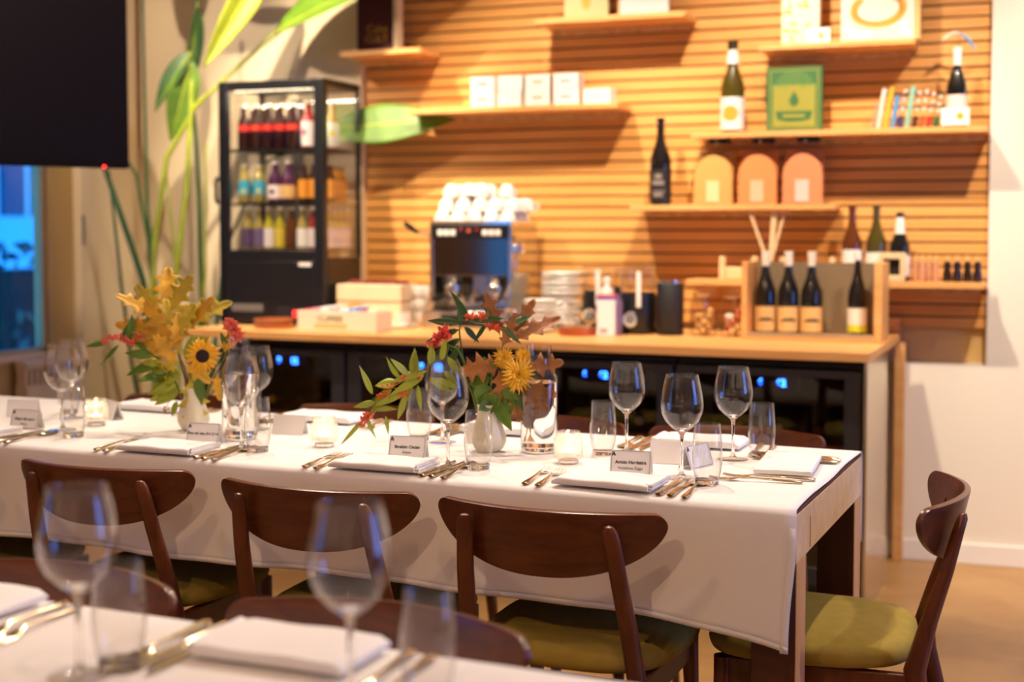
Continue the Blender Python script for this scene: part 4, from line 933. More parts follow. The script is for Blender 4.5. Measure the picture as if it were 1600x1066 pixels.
# ------------------------------------------------------------------ tableware
def lo(p, rz, x, y): return (p[0] + x * math.cos(rz) - y * math.sin(rz), p[1] + x * math.sin(rz) + y * math.cos(rz))
# prototypes kept as mesh data
def data(m, name, mat, **kw):
    o = m.build(name, mat, **kw); d = o.data; bpy.data.objects.remove(o); return d
def part(name, d, parent):
    o = bpy.data.objects.new(name, d); COL.objects.link(o); o.parent = parent; return o
WB = data(M().lathe([(.0045, .097), (.010, .102), (.022, .110), (.036, .124), (.0445, .142), (.0470, .156), (.0465, .170), (.0435, .190), (.0385, .212), (.0355, .2255), (.0349, .2262), (.0343, .2255), (.0373, .212), (.0423, .190), (.0453, .170), (.0458, .156), (.0433, .1425), (.035, .1255), (.021, .112), (.008, .1045), (.0, .1035)], 40, False), 'bowl', GLASS, sharp=80)
WS = data(M().lathe([(0, .1035), (.008, .1042), (.015, .108), (.016, .1058), (.0075, .0985), (.0050, .094), (.0038, .08), (.0035, .05), (.0040, .02), (.0065, .009), (.010, .0055), (0, .004)], 16, False), 'stem', SGLASS, sharp=80)
WF = data(M().lathe([(.007, .0065), (.020, .0040), (.0365, .0018), (.0375, .0009), (.0365, .0), (0, .0)], 36, False), 'foot', GLASS, sharp=80)
TWL = data(M().lathe([(.026, .011), (.0300, .028), (.0330, .050), (.0335, .066), (.0318, .095), (.0285, .1335), (.0279, .1342), (.0273, .1335), (.0306, .095), (.0323, .066), (.0318, .05), (.0288, .028), (.024, .0125), (0, .0118)], 36, False), 'wall', GLASS, sharp=80)
TBS = data(M().lathe([(0, 0), (.0235, 0), (.0255, .002), (.0262, .0108), (0, .0105)], 32, False), 'base', SGLASS, sharp=50)
def wine_glass(x, y, label, s=1.0, group=None, rz=0):
    t = thing('wine_glass', label, 'wine glass', (x, y, T), 0, group); t.scale = (s, s, s)
    part('bowl', WB, t); part('stem', WS, t); part('foot', WF, t); return t
def tumbler(x, y, label, s=1.0, group=None):
    t = thing('water_tumbler', label, 'tumbler', (x, y, T), 0, group); t.scale = (s, s, s)
    part('wall', TWL, t); part('base', TBS, t); return t
G1, G2 = 'wine glasses on the long table', 'tumblers on the long table'
wine_glass(-.864, 2.908, 'wine glass nearest the right front corner of the long table', 1.03, G1)
wine_glass(-1.091, 3.191, 'wine glass behind the third name card, left of the tallest group at the right', 1.0, G1)
wine_glass(-.821, 3.196, 'wine glass rightmost of the three at the right end', 1.0, G1)
wine_glass(-1.398, 2.807, 'wine glass standing before the two small glasses left of the centre vase', 1.05, G1)
wine_glass(-1.585, 3.150, 'wine glass seen through the glass left of the centre vase', 1.0, G1)
wine_glass(-2.013, 2.862, 'wine glass right of the sunflower in front of the left carafe', 1.04, G1)
wine_glass(-2.166, 3.15, 'wine glass behind and right of the left carafe', 1.03, G1)
wine_glass(-2.651, 2.920, 'front one of two wine glasses at the left end of the table', 1.05, G1)
wine_glass(-2.795, 3.12, 'rear one of two wine glasses at the left end of the table', 1.03, G1)
tumbler(-.791, 2.857, 'tumbler at the right front, before the end place card', 1.0, G2)
tumbler(-1.132, 3.131, 'tumbler right of the rear candle beside the left wine glass of the right group', 1.0, G2)
tumbler(-.764, 3.252, 'tumbler rightmost on the table behind the end napkin', 1.0, G2)
tumbler(-1.330, 2.828, 'tumbler standing just before the centre vase', 1.02, G2)
tumbler(-1.657, 3.156, 'tumbler below the orange flower spray left of centre', 1.02, G2)
tumbler(-1.941, 2.828, 'tumbler right of the wine glass by the left carafe', 1.02, G2)
tumbler(-2.533, 2.831, 'tumbler in front of the two left wine glasses', 1.02, G2)
tumbler(-2.87, 3.19, 'tumbler behind the two left wine glasses', 1.0, G2)
tumbler(-2.235, 3.22, 'tumbler behind the left carafe', 1.0, G2)
wine_glass(-.800, 1.350, 'large blurred wine glass in the foreground at the centre left', 1.06, 'foreground glasses')
wine_glass(-1.160, 1.300, 'large blurred wine glass in the foreground at the far left', 1.06, 'foreground glasses')
tumbler(-.722, 1.395, 'blurred tumbler right of the centre foreground wine glass', 1.0, 'foreground glasses')
tumbler(-1.135, 1.345, 'blurred tumbler right of the far left foreground wine glass', 1.02, 'foreground glasses')
def carafe(x, y, label, lvl):
    t = thing('carafe', label, 'carafe', (x, y, T))
    M().lathe([(.040, .0), (.0455, .004), (.047, .012), (.047, .178), (.045, .190), (.036, .208), (.0295, .222), (.0285, .235), (.0300, .262), (.0312, .268), (.0300, .2686), (.0288, .262), (.0273, .235), (.0283, .222), (.0348, .208), (.0438, .190), (.0458, .178)], 44, False).build('glass_body', GLASS, t, sharp=70)
    M().lathe([(0, .0005), (.039, .0005), (.0448, .006), (.0455, .014), (0, .016)], 40, False).build('base', SGLASS, t, sharp=60)
    M().lathe([(0, .0165), (.0455, .0165), (.0455, lvl - .001), (.0452, lvl), (0, lvl - .0005)], 44, False).build('water', WATER, t, sharp=60)
carafe(-1.295, 3.112, 'glass carafe of water right of the centre vase', .176)
carafe(-2.105, 2.985, 'glass carafe of water right of the sunflower vase', .176)
def ribs(a, z): return 1 + .018 * math.cos(30 * a + z * 320) if .012 < z < .062 else 1
def candle(x, y, label):
    t = thing('candle_holder', label, 'candle holder', (x, y, T), 0, 'ribbed candle glasses')
    M().lathe([(.024, .0), (.0255, .003), (.0255, .010), (.0345, .015)] + [(.0345, .015 + .0035 * k) for k in range(1, 13)] + [(.033, .060), (.0285, .0625), (.0285, .076), (.0275, .0775), (.0265, .076), (.0265, .06), (.031, .056), (.0315, .02), (0, .014)], 90, False, ribs).build('ribbed_glass', RIBGL, t, sharp=60)
    M().lathe([(0, 0), (.0235, 0), (.0245, .009), (0, .0105)], 30, False).build('foot', SGLASS, t, sharp=60)
    c = thing('tea_light', label.replace('ribbed glass candle holder', 'lit white tea light inside the ribbed holder'), 'candle', (x, y, T + .0165), 0, 'tea lights')
    M().lathe([(0, 0), (.019, 0), (.0195, .012), (.018, .0125), (0, .0115)], 24, False).build('wax', WAX, c)
    M().tube([(0, 0, .011), (.0005, 0, .017)], .0008).build('wick', INK, c)
    M().lathe([(0, .014), (.003, .0165), (.0038, .020), (.002, .025), (0, .028)], 14, False).build('flame', FLAME, c)
    l = bpy.data.lights.new('candle_light', 'POINT'); l.energy = .14; l.color = (1, .75, .45); l.shadow_soft_size = .006
    lobj = bpy.data.objects.new('candle_light', l); COL.objects.link(lobj); lobj.location = (x, y, T + .052)
candle(-1.167, 2.985, 'ribbed glass candle holder right of the water carafe near the centre')
candle(-1.831, 2.964, 'ribbed glass candle holder left of the middle name card')
candle(-2.625, 3.026, 'ribbed glass candle holder beside the left pair of wine glasses')

# cutlery -------------------------------------------------------------------
def fork_m():
    m = M(); S = [((0, .0, .004), .0055, .0024), ((0, .004, .0042), .0085, .003), ((0, .025, .005), .0085, .003), ((0, .05, .0055), .006, .0026), ((0, .09, .007), .0034, .0022), ((0, .125, .0085), .003, .002), ((0, .138, .0075), .006, .0014), ((0, .148, .005), .0115, .0012), ((0, .160, .0035), .0125, .0011)]
    m.sect(S)
    for k in range(4):
        x = -.0105 + .007 * k; m.sect([((x, .157, .0037), .0022, .0010), ((x, .18, .003), .0017, .0009), ((x * .96, .198, .0055), .0014, .0008), ((x * .94, .205, .0072), .0006, .0005)], 6)
    return m
def spoon_m():
    m = M(); m.sect([((0, .0, .004), .0055, .0024), ((0, .004, .0042), .0085, .003), ((0, .025, .005), .0085, .003), ((0, .05, .0055), .006, .0026), ((0, .09, .007), .0034, .0022), ((0, .13, .0085), .003, .002), ((0, .142, .0075), .0055, .0016)])
    m.sect([((0, .139, .0075), .004, .0015), ((0, .146, .005), .013, .0016), ((0, .158, .0035), .0195, .0018), ((0, .172, .003), .0215, .0018), ((0, .188, .0035), .0195, .0018), ((0, .20, .0055), .013, .0016), ((0, .206, .0075), .004, .001)], 14)
    return m
def knife_m():
    m = M(); m.sect([((0, .0, .005), .006, .003), ((0, .005, .005), .009, .0042), ((0, .04, .005), .0085, .0044), ((0, .085, .005), .0075, .004), ((0, .098, .0045), .0065, .0035)])
    m.sect([((0, .097, .0045), .0058, .0018), ((.001, .115, .004), .0085, .0011), ((.001, .165, .004), .0095, .001), ((.0, .195, .004), .0075, .0009), ((-.004, .212, .004), .002, .0006)], 8)
    return m
FK = data(fork_m(), 'fork', SILVER, sharp=60); SPN = data(spoon_m(), 'spoon', SILVER, sharp=60); KN = data(knife_m(), 'knife', SILVER, sharp=60)
def cut(kind, d, p, rz, label, dz=0):
    o = bpy.data.objects.new(kind, d); COL.objects.link(o); o.location = (p[0], p[1], T + .0004 + dz); o.rotation_euler = (0, 0, rz)
    return tag(o, label, kind, 'silver cutlery')
def napkin_m(seed, w2=.1125, dp=.13):
    rnd = random.Random(seed); m = M()
    def slab(x0, x1, z0, th, yf, yb, rnd_front, lift=0):
        rows = []; nsx = 16
        for i in range(nsx + 1):
            t = i / nsx; x = x0 + (x1 - x0) * t
            e = min(1, t / .03, (1 - t) / .03 + .45); h = th * (.55 + .45 * math.sqrt(max(0, e)))
            l = .0010 * math.sin(i * .7 + seed) + lift * t ** 6; pr = []
            for k in range(9):
                a = -PI / 2 - PI * k / 8; pr.append((yf + rnd_front + rnd_front * math.cos(a), z0 + h / 2 + h / 2 * math.sin(a), .5 - .5 * math.cos(PI * k / 8)))
            for yy in (.2, .4, .6, .8, 1): pr.append((yf + (yb - yf) * yy, z0 + h * (1 - .10 * yy) + .0007 * math.sin(yy * 9 + seed), 1))
            pr += [(yb + .001, z0 + h * .45, .5), (yb, z0, 0), (yf + (yb - yf) * .5, z0, 0)]
            rows.append([(x, y_ - dp / 2 + .002 * math.sin(t * 3 + seed), z_ + l * q) for y_, z_, q in pr])
        m.loft(rows)
    slab(-w2, w2 - .006, .0005, .0165, 0, dp, .0075)
    for k in range(3): slab(w2 - .03, w2 + rnd.uniform(-.002, .004), .0008 + .0052 * k, .0045, .004 + .002 * k, dp - .002, .002, .003 * (k == 2))
    return m
ncount = [0]
def napkin(p, rz, label):
    ncount[0] += 1
    o = napkin_m(ncount[0]).build('napkin', NAPK, loc=(p[0], p[1], T + .0062), rz=rz, sharp=50)
    return tag(o, label, 'napkin', 'folded napkins')
def place_card(p, rz, label, lines=None):
    t = thing('place_card', label, 'place card', (p[0], p[1], T + .0005), rz, 'folded place cards'); t.scale = (1.1, 1.1, 1.1)
    a = math.atan2(.016, .047)
    m = M()
    for sgn in (-1, 1):
        m.add([(-.043, sgn * .0165, 0), (.043, sgn * .0165, 0), (.043, sgn * .0006, .0475), (-.043, sgn * .0006, .0475), (-.043, sgn * .0157, 0), (.043, sgn * .0157, 0), (.043, 0, .0466), (-.043, 0, .0466)],
              [(0, 1, 2, 3), (4, 7, 6, 5), (0, 4, 5, 1), (1, 5, 6, 2), (2, 6, 7, 3), (3, 7, 4, 0)])
    m.build('folded_card', CARD, t)
    if lines:
        tilt = math.atan2(.0475, .0159)
        def on(zq): # point on the near face at height zq
            return -.0165 + .0159 * zq / .0475 - .0003
        if lines[0]: text(lines[0], .0098, INK, t, (0, on(.024), .024), (tilt, 0, 0), 'guest_name', .0001, bold=.0003)
        if lines[1]: text(lines[1], .0082, INK, t, (0, on(.0125), .0125), (tilt, 0, 0), 'company_name', .0001)
        F = Matrix.Translation((0, -.0165, 0)) @ Matrix.Rotation(tilt, 4, 'X')
        m = M(); m.T = F; hh = .0495; pts = []
        for cx, cy, a0 in ((.036, .045, 0), (-.036, .045, 90), (-.036, .006, 180), (.036, .006, 270)):
            for k in range(5): pts.append((cx + .004 * math.cos(R(a0 + 22.5 * k)), cy + .004 * math.sin(R(a0 + 22.5 * k)), .0004))
        pts.append(pts[0]); m.tube(pts, .00035, 4); m.build('printed_border', INK, t)
        m = M(); m.T = F; m.prism([(-.0405, .0385), (-.0315, .0385), (-.0325, .041), (-.036, .048), (-.0395, .041)], .0003, .0008); m.T = F @ Matrix.Translation((0, 0, .0006)); m.build('printed_logo', INK, t)
        m = M(); m.T = F; m.prism([(-.037, .0382), (-.035, .0382), (-.036, .0425)], .0009, .0012); m.build('logo_gap', CARD, t)
    return t
def setting(where, o, rz, near=True, forks=2, knives=2, fx=-.175, ny=.076):
    """one place: o = table edge point in front of the diner's napkin, rz = way the diner faces"""
    napkin(lo(o, rz, 0, ny), rz + R(random.uniform(-2, 2)), 'folded white napkin at the ' + where)
    for k in range(forks):
        cut('fork', FK, lo(o, rz, fx + .034 * k, .012 - .008 * k), rz + R(6), ['outer', 'inner'][k] + ' fork left of the napkin at the ' + where)
    for k in range(knives):
        cut('knife', KN, lo(o, rz, .128 + .026 * k, .008 - .004 * k), rz + R(2), ['inner', 'outer'][k] + ' knife right of the napkin at the ' + where)
    cut('spoon', SPN, lo(o, rz, .186, .0), rz + R(4), 'spoon right of the knives at the ' + where)
setting('near side place nearest the right end', (-.975, 2.672), R(1))
setting('near side place with the middle name card', (-1.53, 2.665), R(2))
setting('near side place before the sunflower vase', (-2.145, 2.66), R(1))
setting('near side place at the left photo edge', (-2.80, 2.665), R(0))
place_card((-.985, 2.915), R(10), 'printed name card behind the napkin nearest the right end of the table', ('Armin Hoekstra', 'Vodafone Ziggo'))
place_card((-1.555, 2.905), R(10), 'printed name card in the middle behind the second napkin from the right', ('Ibrahim Ozcan', 'Adyen'))
place_card((-2.145, 2.885), R(8), 'printed name card in front of the sunflower vase', ('Vincent van der Leer', ''))
place_card((-2.765, 2.905), R(4), 'printed name card at the far left of the long table', ('Daniel Brenner', 'Eneco'))
for cx, l in ((-.95, 'nearest the steel panel'), (-1.50, 'behind the centre vase'), (-2.07, 'left of centre'), (-2.67, 'behind the left candle')):
    setting('far side place ' + l, (cx, 3.445), R(180 + random.uniform(-2, 2)))
place_card((-.945, 3.085), R(188), 'blank backed card facing away right of the third name card', ('', ''))
place_card((-2.03, 3.11), R(186), 'blank backed card facing away left of the middle candle', ('', ''))
place_card((-1.475, 3.175), R(186), 'blank backed card partly hidden behind the centre vase', ('', ''))
place_card((-2.68, 3.16), R(150), 'blank backed card right behind the left candle holder', ('', ''))
place_card((-2.945, 3.08), R(200), 'blank backed card behind the far left name card', ('', ''))
# place at the right end, diner faces -x
napkin((-.668, 3.115), R(90 + 6), 'folded white napkin at the right end of the table')
cut('fork', FK, (-.600, 2.945), R(98), 'large fork in front of the end napkin')
cut('fork', FK, (-.580, 2.985), R(96), 'second fork half under the end napkin')
cut('knife', KN, (-.575, 3.225), R(92), 'inner knife behind the end napkin'); cut('knife', KN, (-.572, 3.252), R(92), 'outer knife behind the end napkin')
cut('spoon', SPN, (-.585, 3.285), R(94), 'spoon behind the knives at the end place')
place_card((-.875, 3.065), R(72), 'name card turned sideways seen through the front right tumbler', ('', ''))
# foreground table places
setting('right hand place of the foreground table', (-.965, 1.552), R(180))
setting('left hand place of the foreground table', (-1.545, 1.552), R(180))

# ------------------------------------------------------------------ vases and cut flowers
def flute(a, z): return 1 + .035 * math.cos(5 * a + z * 30) * min(1, z / .02)
def vase(x, y, label):
    t = thing('bud_vase', label, 'vase', (x, y, T + .0005), R(YAW), 'cream bud vases')
    M().lathe([(0, 0), (.026, 0), (.036, .008), (.043, .024), (.0435, .036), (.038, .058), (.030, .082), (.0265, .100), (.0275, .116), (.0282, .1185), (.0262, .1175), (.0245, .100), (.028, .08), (.035, .058), (.039, .036), (0, .015)], 60, False, flute).build('body', VASEM, t, sharp=80)
    return t
VA, VB = (-2.317, 3.067), (-1.413, 3.066)
vase(VA[0], VA[1], 'cream bud vase holding the sunflower and yellow oak leaves')
vase(VB[0], VB[1], 'cream bud vase at the centre holding the orange spray and brown oak leaves')
def stem_thing(name, label, cat, V, group): return thing(name, label, cat, (V[0], V[1], T + .02), R(YAW), group)
def scale_pts(u, pts): return [((a) * u, b, c * u - .02) for a, b, c in pts]
rf = random.Random(11)
def lances(m, spots, u):
    for x, y, z, ang, L, W in spots:
        d = (math.cos(R(ang)), rf.uniform(-.5, .4), math.sin(R(ang)))
        leafshape(m, (x * u, y, z * u - .02), d, L * u, W * u, (rf.uniform(-.5, .5), -1, rf.uniform(.0, .9)), rf.uniform(-.1, .25), .22, None, 9, 2, rf.uniform(-.6, .6))
def oaks(m, spots, u):
    for x, y, z, ang, L, W in spots:
        d = (math.cos(R(ang)), rf.uniform(-.35, .2), math.sin(R(ang)))
        leafshape(m, (x * u, y, z * u - .02), d, L * 1.2 * u, W * 1.15 * u, (rf.uniform(-.45, .45), -1, rf.uniform(-.2, .7)), rf.uniform(-.05, .3), .18, OAKP, 9, 2, rf.uniform(-.4, .4))
def buds(m, spots, u, r, n, spread):
    for x, y, z in spots:
        for k in range(n):
            q = (x * u + rf.gauss(0, spread), y + rf.gauss(0, spread * .7), z * u - .02 + rf.gauss(0, spread * .7))
            m.ball(q, r * rf.uniform(.6, 1.2), 6, (1, 1, rf.uniform(.8, 1.5)))
            m.tube([(x * u, y, z * u - .024), q], .0006, 4)
def rosette(m, c, rad, rings, facing=(0, -1, .2), W=.3, cup=.3, jitter=.15):
    c = Vector(c); f = Vector(facing).normalized(); a = f.cross(Vector((0, 0, 1))).normalized(); b = a.cross(f)
    for (rr, n, up) in rings:
        for k in range(n):
            th = 2 * PI * (k + rf.uniform(-.2, .2)) / n
            d = (a * math.cos(th) + b * math.sin(th)) * math.cos(up) + f * math.sin(up)
            L = rad * rr * rf.uniform(1 - jitter, 1 + jitter)
            leafshape(m, c + d * rad * .12, d, L, rad * W, f * math.cos(up) - (a * math.cos(th) + b * math.sin(th)) * math.sin(up), cup, .25, None, 5, 1)
U = .00178   # one modelling unit of the sunflower bunch, metres
# sunflower
t = stem_thing('sunflower', 'sunflower with dark centre leaning right in the left vase', 'flower', VA, 'left bunch')
M().tube(scale_pts(U, [(2, 0, 8), (4, -.003, 60), (10, -.01, 92), (20, -.03, 112), (23, -.040, 118)]), .0032).build('stem', STEMG, t)
hc = (23 * U, -.062, 119 * U - .02)
q = M(); q.T = Matrix.Translation(hc) @ Vector((.12, -1, .1)).to_track_quat('Z', 'Y').to_matrix().to_4x4(); q.lathe([(0, .008), (.010, .007), (.018, .003), (.0215, -.003), (.018, -.008), (0, -.01)], 26, False).build('disc', SUNDISC, t)
m = M(); rosette(m, (hc[0], hc[1] + .003, hc[2]), .046, [(.98, 19, .05), (.92, 17, .25)], (.12, -1, .1), .27, .12); m.build('petals', PETALY, t, solid=.0005, sharp=80)
m = M(); rosette(m, (hc[0], hc[1] + .010, hc[2]), .036, [(.9, 10, -.1)], (.12, -1, .1), .4, .1); lances(m, [(15, -.05, 84, -85, 42, 20), (12, 0, 70, -100, 30, 14)], U); m.build('leaves', LEAFG, t, solid=.0005, sharp=80)
# yellow oak branches
for nm, pts, lv in (('yellow oak leaf branch standing tallest in the left vase', [(-4, 0, 8), (-14, .01, 80), (-30, .012, 140), (-40, .01, 190)],
        [(-40, .01, 178, 95, 62, 44), (-38, .0, 180, 55, 60, 38), (-40, .0, 172, 150, 66, 30), (-34, -.01, 160, 25, 78, 34), (-36, -.01, 150, 170, 72, 36), (-30, -.01, 140, 60, 52, 40), (-32, -.015, 138, 120, 58, 42), (-26, -.01, 120, 10, 48, 32), (-28, 0, 118, 160, 46, 36), (-44, .01, 168, 125, 56, 38), (-20, .01, 150, 45, 64, 34), (-48, .012, 150, 190, 50, 30), (-22, .012, 132, 80, 50, 40), (-34, .01, 128, 140, 60, 40), (-18, -.02, 104, 130, 46, 34), (-30, -.02, 150, 100, 44, 34)]),
        ('lower yellow oak leaf branch drooping over the left vase', [(0, 0, 8), (-4, -.01, 60), (-12, -.015, 100), (-20, -.015, 120)],
        [(-4, -.02, 88, -82, 62, 46), (-14, -.02, 112, 205, 50, 34), (-12, -.02, 108, -40, 40, 30), (-20, -.015, 118, 110, 50, 40), (-26, -.02, 130, 80, 42, 32), (36, .0, 92, -85, 36, 24)])):
    t = stem_thing('oak_branch', nm, 'branch', VA, 'left bunch')
    M().tube(scale_pts(U, pts), [.003, .0026, .002, .0014], 7).build('stem', STEMB, t)
    m = M(); oaks(m, lv[::2] if nm[0] == 'y' else lv[2:], U); m.build('leaves', LEAFO, t, solid=.0005, sharp=80)
    m = M(); oaks(m, lv[1::2] if nm[0] == 'y' else lv[:2], U); m.build('leaves', LEAFO2, t, solid=.0005, sharp=80)
t = stem_thing('flower_spray', 'thin spray with coral blossoms reaching left from the left vase', 'flower', VA, 'left bunch')
M().tube(scale_pts(U, [(-5, 0, 8), (-20, -.005, 60), (-50, -.01, 110), (-90, -.015, 138), (-120, -.015, 145), (-150, -.02, 140)]), [.0026, .0024, .002, .0016, .0012, .0008], 7).build('stem', STEMG, t)
m = M(); lances(m, [(-98, -.01, 140, 80, 42, 13), (-110, -.01, 143, 60, 40, 8), (-130, -.02, 138, 190, 36, 8), (-112, -.02, 134, 225, 48, 9), (-60, -.01, 118, 175, 44, 16), (-48, -.015, 104, 190, 58, 20), (-36, -.01, 92, 200, 52, 18), (-70, -.01, 126, 150, 26, 9)], U); m.build('leaves', LEAFG, t, solid=.0005, sharp=80)
m = M(); buds(m, [(-120, -.015, 146), (-106, -.015, 144), (-94, -.015, 138), (-132, -.02, 142), (-82, -.015, 146)], U, .0042, 14, .007); m.build('blossoms', pm('blossom_coral', (214, 92, 70), .55, var=.25, vscale=60), t)
t = stem_thing('foliage_stem', 'green leafy stem low on the left side of the left vase', 'branch', VA, 'left bunch')
M().tube(scale_pts(U, [(-6, 0, 8), (-14, -.012, 50), (-30, -.015, 85), (-44, -.015, 100)]), [.0026, .0024, .002, .0012], 7).build('stem', STEMG, t)
m = M(); lances(m, [(-16, -.015, 88, 185, 58, 30), (-24, -.015, 72, 190, 44, 22), (-28, -.015, 62, 200, 40, 18), (-20, -.01, 66, 215, 46, 18), (-36, -.01, 92, 160, 40, 22), (-10, -.01, 110, 70, 46, 15), (-4, 0, 120, 40, 40, 14), (6, 0, 120, 50, 36, 14), (-46, -.012, 104, 170, 34, 16), (4, .01, 100, 20, 40, 16), (-24, -.01, 46, 250, 26, 10)], U); m.build('leaves', LEAFY, t, solid=.0005, sharp=80)
m = M(); buds(m, [(-42, -.012, 34)], U, .0025, 9, .007); m.tube(scale_pts(U, [(-14, -.012, 50), (-30, -.014, 58), (-41, -.012, 36)]), .0009, 5); m.build('dry_sprig', LEAFB, t)
t = stem_thing('carnation', 'coral carnation rising to the right of the sunflower', 'flower', VA, 'left bunch')
M().tube(scale_pts(U, [(4, .004, 8), (22, .01, 70), (44, .012, 120), (60, .01, 146)]), .0022, 7).build('stem', STEMG, t)
m = M()
for c in ((64, .0, 158), (58, .0, 166), (68, .004, 148)): rosette(m, (c[0] * U, c[1], c[2] * U - .02), .020, [(1, 9, .1), (.9, 8, .5), (.7, 7, .95), (.5, 5, 1.3)], (.1, -1, .25), .62, -.2, .3)
m.build('petals', PETALR, t, solid=.0005, sharp=80)
m = M(); lances(m, [(48, .0, 128, 70, 26, 9), (52, .0, 132, 110, 24, 9)], U); m.build('leaves', STEMG, t, solid=.0005)
t = stem_thing('chrysanthemum', 'small yellow bloom tucked under the coral carnation', 'flower', VA, 'left bunch')
M().tube(scale_pts(U, [(5, .006, 8), (26, .012, 70), (46, .014, 110), (54, .012, 134)]), .002, 7).build('stem', STEMG, t)
m = M(); rosette(m, (54 * U, .006, 136 * U - .02), .024, [(1, 14, .1), (.85, 12, .5), (.6, 9, 1)], (0, -1, .4), .26, .1); m.build('petals', PETALC, t, solid=.0005, sharp=80)

U = .0016
t = stem_thing('leafy_spray', 'long leafy spray with orange clusters arching left from the centre vase', 'branch', VB, 'centre bunch')
M().tube(scale_pts(U, [(-4, 0, 8), (-12, -.005, 76), (-30, -.008, 124), (-48, -.01, 162), (-62, -.012, 168), (-66, -.014, 150), (-90, -.018, 138), (-122, -.02, 118), (-152, -.024, 104), (-180, -.028, 84), (-192, -.03, 62), (-200, -.03, 46)]), [.0028, .0028, .0026, .0024, .0022, .002, .0019, .0018, .0016, .0013, .001, .0007], 7).build('stem', STEMG, t)
m = M(); lances(m, [(-112, -.02, 122, 92, 38, 13), (-124, -.02, 120, 135, 42, 12), (-138, -.02, 116, 125, 40, 10), (-120, -.02, 124, 85, 40, 10), (-90, -.018, 136, 88, 36, 13), (-74, -.015, 144, 75, 40, 11), (-180, -.03, 92, 112, 50, 10), (-142, -.022, 108, 182, 36, 20), (-150, -.025, 100, 215, 40, 13), (-160, -.026, 94, 235, 50, 11),
    (-96, -.02, 128, 195, 60, 15), (-100, -.02, 122, 210, 62, 14), (-118, -.02, 104, 235, 46, 11), (-92, -.02, 118, -35, 44, 12), (-84, -.02, 116, -20, 40, 11), (-130, -.022, 96, 205, 54, 12), (-128, -.022, 92, 250, 50, 11), (-182, -.03, 70, 5, 40, 10), (-190, -.03, 60, -75, 46, 8), (-196, -.03, 52, 230, 52, 7), (-110, -.02, 106, -85, 46, 9), (-176, -.028, 80, 190, 36, 11), (-64, -.014, 150, -60, 46, 12), (-70, -.016, 128, -48, 40, 11), (-160, -.028, 58, -80, 30, 7)], U)
m.build('leaves', LEAFY, t, solid=.0005, sharp=80)
m = M(); buds(m, [(-134, -.022, 116), (-120, -.022, 112), (-132, -.024, 98), (-136, -.024, 92), (-158, -.026, 92), (-166, -.026, 88), (-152, -.026, 104), (-188, -.03, 60), (-196, -.03, 48), (-192, -.03, 54), (-110, -.022, 118)], U, .0030, 13, .0062); m.build('blossoms', BERRY, t)
t = stem_thing('leafy_spray', 'upright leafy spray with orange clusters at the top of the centre bunch', 'branch', VB, 'centre bunch')
M().tube(scale_pts(U, [(-4, .004, 8), (-22, .002, 92), (-40, .0, 140), (-46, .0, 190), (-42, -.004, 206), (-20, -.008, 206), (10, -.01, 200), (44, -.012, 200)]), [.0026, .0026, .0024, .002, .0018, .0015, .0012, .0008], 7).build('stem', LEAFD, t)
m = M(); lances(m, [(-44, 0, 196, 92, 40, 9), (-30, -.006, 206, 118, 56, 11), (-26, -.006, 206, 8, 52, 12), (-44, 0, 202, 178, 56, 14), (-46, 0, 192, 200, 60, 13), (-38, -.005, 196, -45, 36, 11), (6, -.01, 202, 110, 46, 8), (30, -.012, 196, 28, 46, 13), (20, -.012, 198, -40, 44, 9), (-4, -.01, 200, 235, 34, 8), (-44, 0, 178, 215, 58, 14), (-48, 0, 168, 250, 44, 12), (-30, -.004, 204, -5, 60, 9), (-56, 0, 180, 190, 40, 10)], U)
m.build('leaves', LEAFD, t, solid=.0005, sharp=80)
m = M(); buds(m, [(-8, -.012, 208), (4, -.014, 200), (-12, -.012, 214), (-30, -.01, 214), (10, -.014, 196)], U, .0034, 15, .007); m.build('blossoms', BERRY, t)
t = stem_thing('carnation', 'red edged carnation high on the left of the centre bunch', 'flower', VB, 'centre bunch')
M().tube(scale_pts(U, [(-5, .006, 8), (-26, .01, 90), (-48, .01, 140), (-66, .006, 172)]), .0022, 7).build('stem', STEMG, t)
m = M()
for c in ((-70, .0, 186), (-78, .0, 178), (-66, .0, 180), (-86, -.004, 166)): rosette(m, (c[0] * U, c[1], c[2] * U - .02), .018, [(1, 9, .2), (.9, 8, .6), (.7, 7, 1.0), (.5, 5, 1.3)], (-.4, -.7, .6), .6, -.2, .3)
m.build('petals', pm('petal_red', (228, 84, 70), .55, var=.25, vscale=40), t, solid=.0005, sharp=80)
t = stem_thing('oak_branch', 'brown oak leaf branch rising right from the centre vase', 'branch', VB, 'centre bunch')
M().tube(scale_pts(U, [(3, 0, 8), (12, .002, 80), (22, .004, 130), (22, .004, 190)]), [.0028, .0024, .002, .0012], 7).build('stem', STEMB, t)
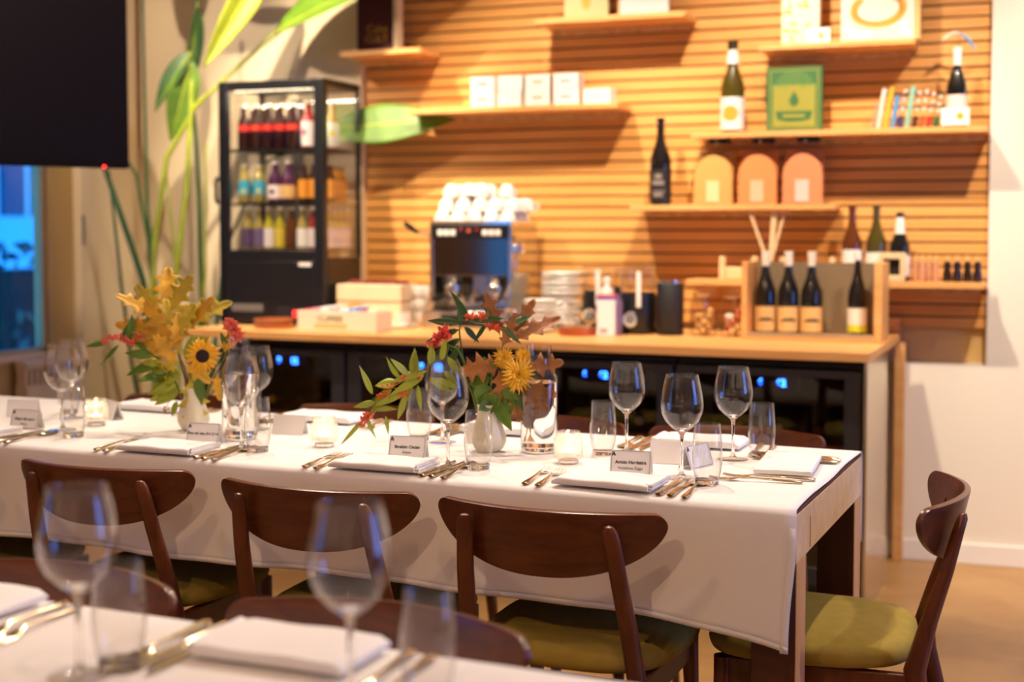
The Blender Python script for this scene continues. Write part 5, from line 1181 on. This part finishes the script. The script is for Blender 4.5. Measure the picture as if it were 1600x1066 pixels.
m = M(); oaks(m, [(20, .0, 176, 108, 62, 34), (24, 0, 168, 55, 66, 30), (30, 0, 170, 30, 74, 30), (20, 0, 160, 70, 46, 28), (26, -.01, 140, 190, 56, 46), (14, -.02, 134, -75, 50, 44), (40, -.01, 130, 8, 60, 36), (44, -.015, 104, -12, 50, 34), (30, -.015, 96, -60, 46, 28), (52, -.01, 110, -50, 44, 30)], U)
m.build('leaves', LEAFB, t, solid=.0005, sharp=80)
for nm, c, rr in (('full yellow chrysanthemum at the right of the centre bunch', (46, -.03, 122), .040), ('yellow chrysanthemum half hidden behind brown oak leaves', (24, -.018, 148), .026), ('small yellow chrysanthemum at the back right of the centre bunch', (54, .0, 150), .020)):
    t = stem_thing('chrysanthemum', nm, 'flower', VB, 'centre bunch')
    M().tube(scale_pts(U, [(4, 0, 8), (c[0] * .4, c[1] * .4 + .008, c[2] * .55), (c[0] * .9, c[1] + .016, c[2] * .95)]) + [(c[0] * U, c[1] + .004, c[2] * U - .02)], .0022, 7).build('stem', STEMG, t)
    m = M(); rosette(m, (c[0] * U, c[1], c[2] * U - .02), rr, [(1, 24, .05), (.95, 22, .3), (.8, 18, .6), (.6, 14, .95), (.4, 9, 1.3)], (.25, -1, .25), .2, .12); m.build('petals', PETALC, t, solid=.0005, sharp=80)
t = stem_thing('foliage_stem', 'broad green leaves hanging over the rim of the centre vase', 'branch', VB, 'centre bunch')
M().tube(scale_pts(U, [(0, .0, 8), (2, -.01, 80), (4, -.016, 110), (6, -.018, 130)]), .0024, 7).build('stem', STEMG, t)
m = M(); lances(m, [(10, -.02, 84, -62, 56, 22), (2, -.016, 118, 200, 34, 30), (-4, -.02, 108, -105, 36, 32), (0, -.02, 96, -80, 40, 30), (14, -.02, 92, 250, 36, 26), (30, -.015, 96, -80, 36, 20), (44, -.01, 92, -70, 34, 16), (6, -.012, 122, 120, 30, 24), (20, -.015, 100, -30, 34, 20), (2, -.02, 80, 215, 24, 20)], U)
m.build('leaves', LEAFG, t, solid=.0005, sharp=80)
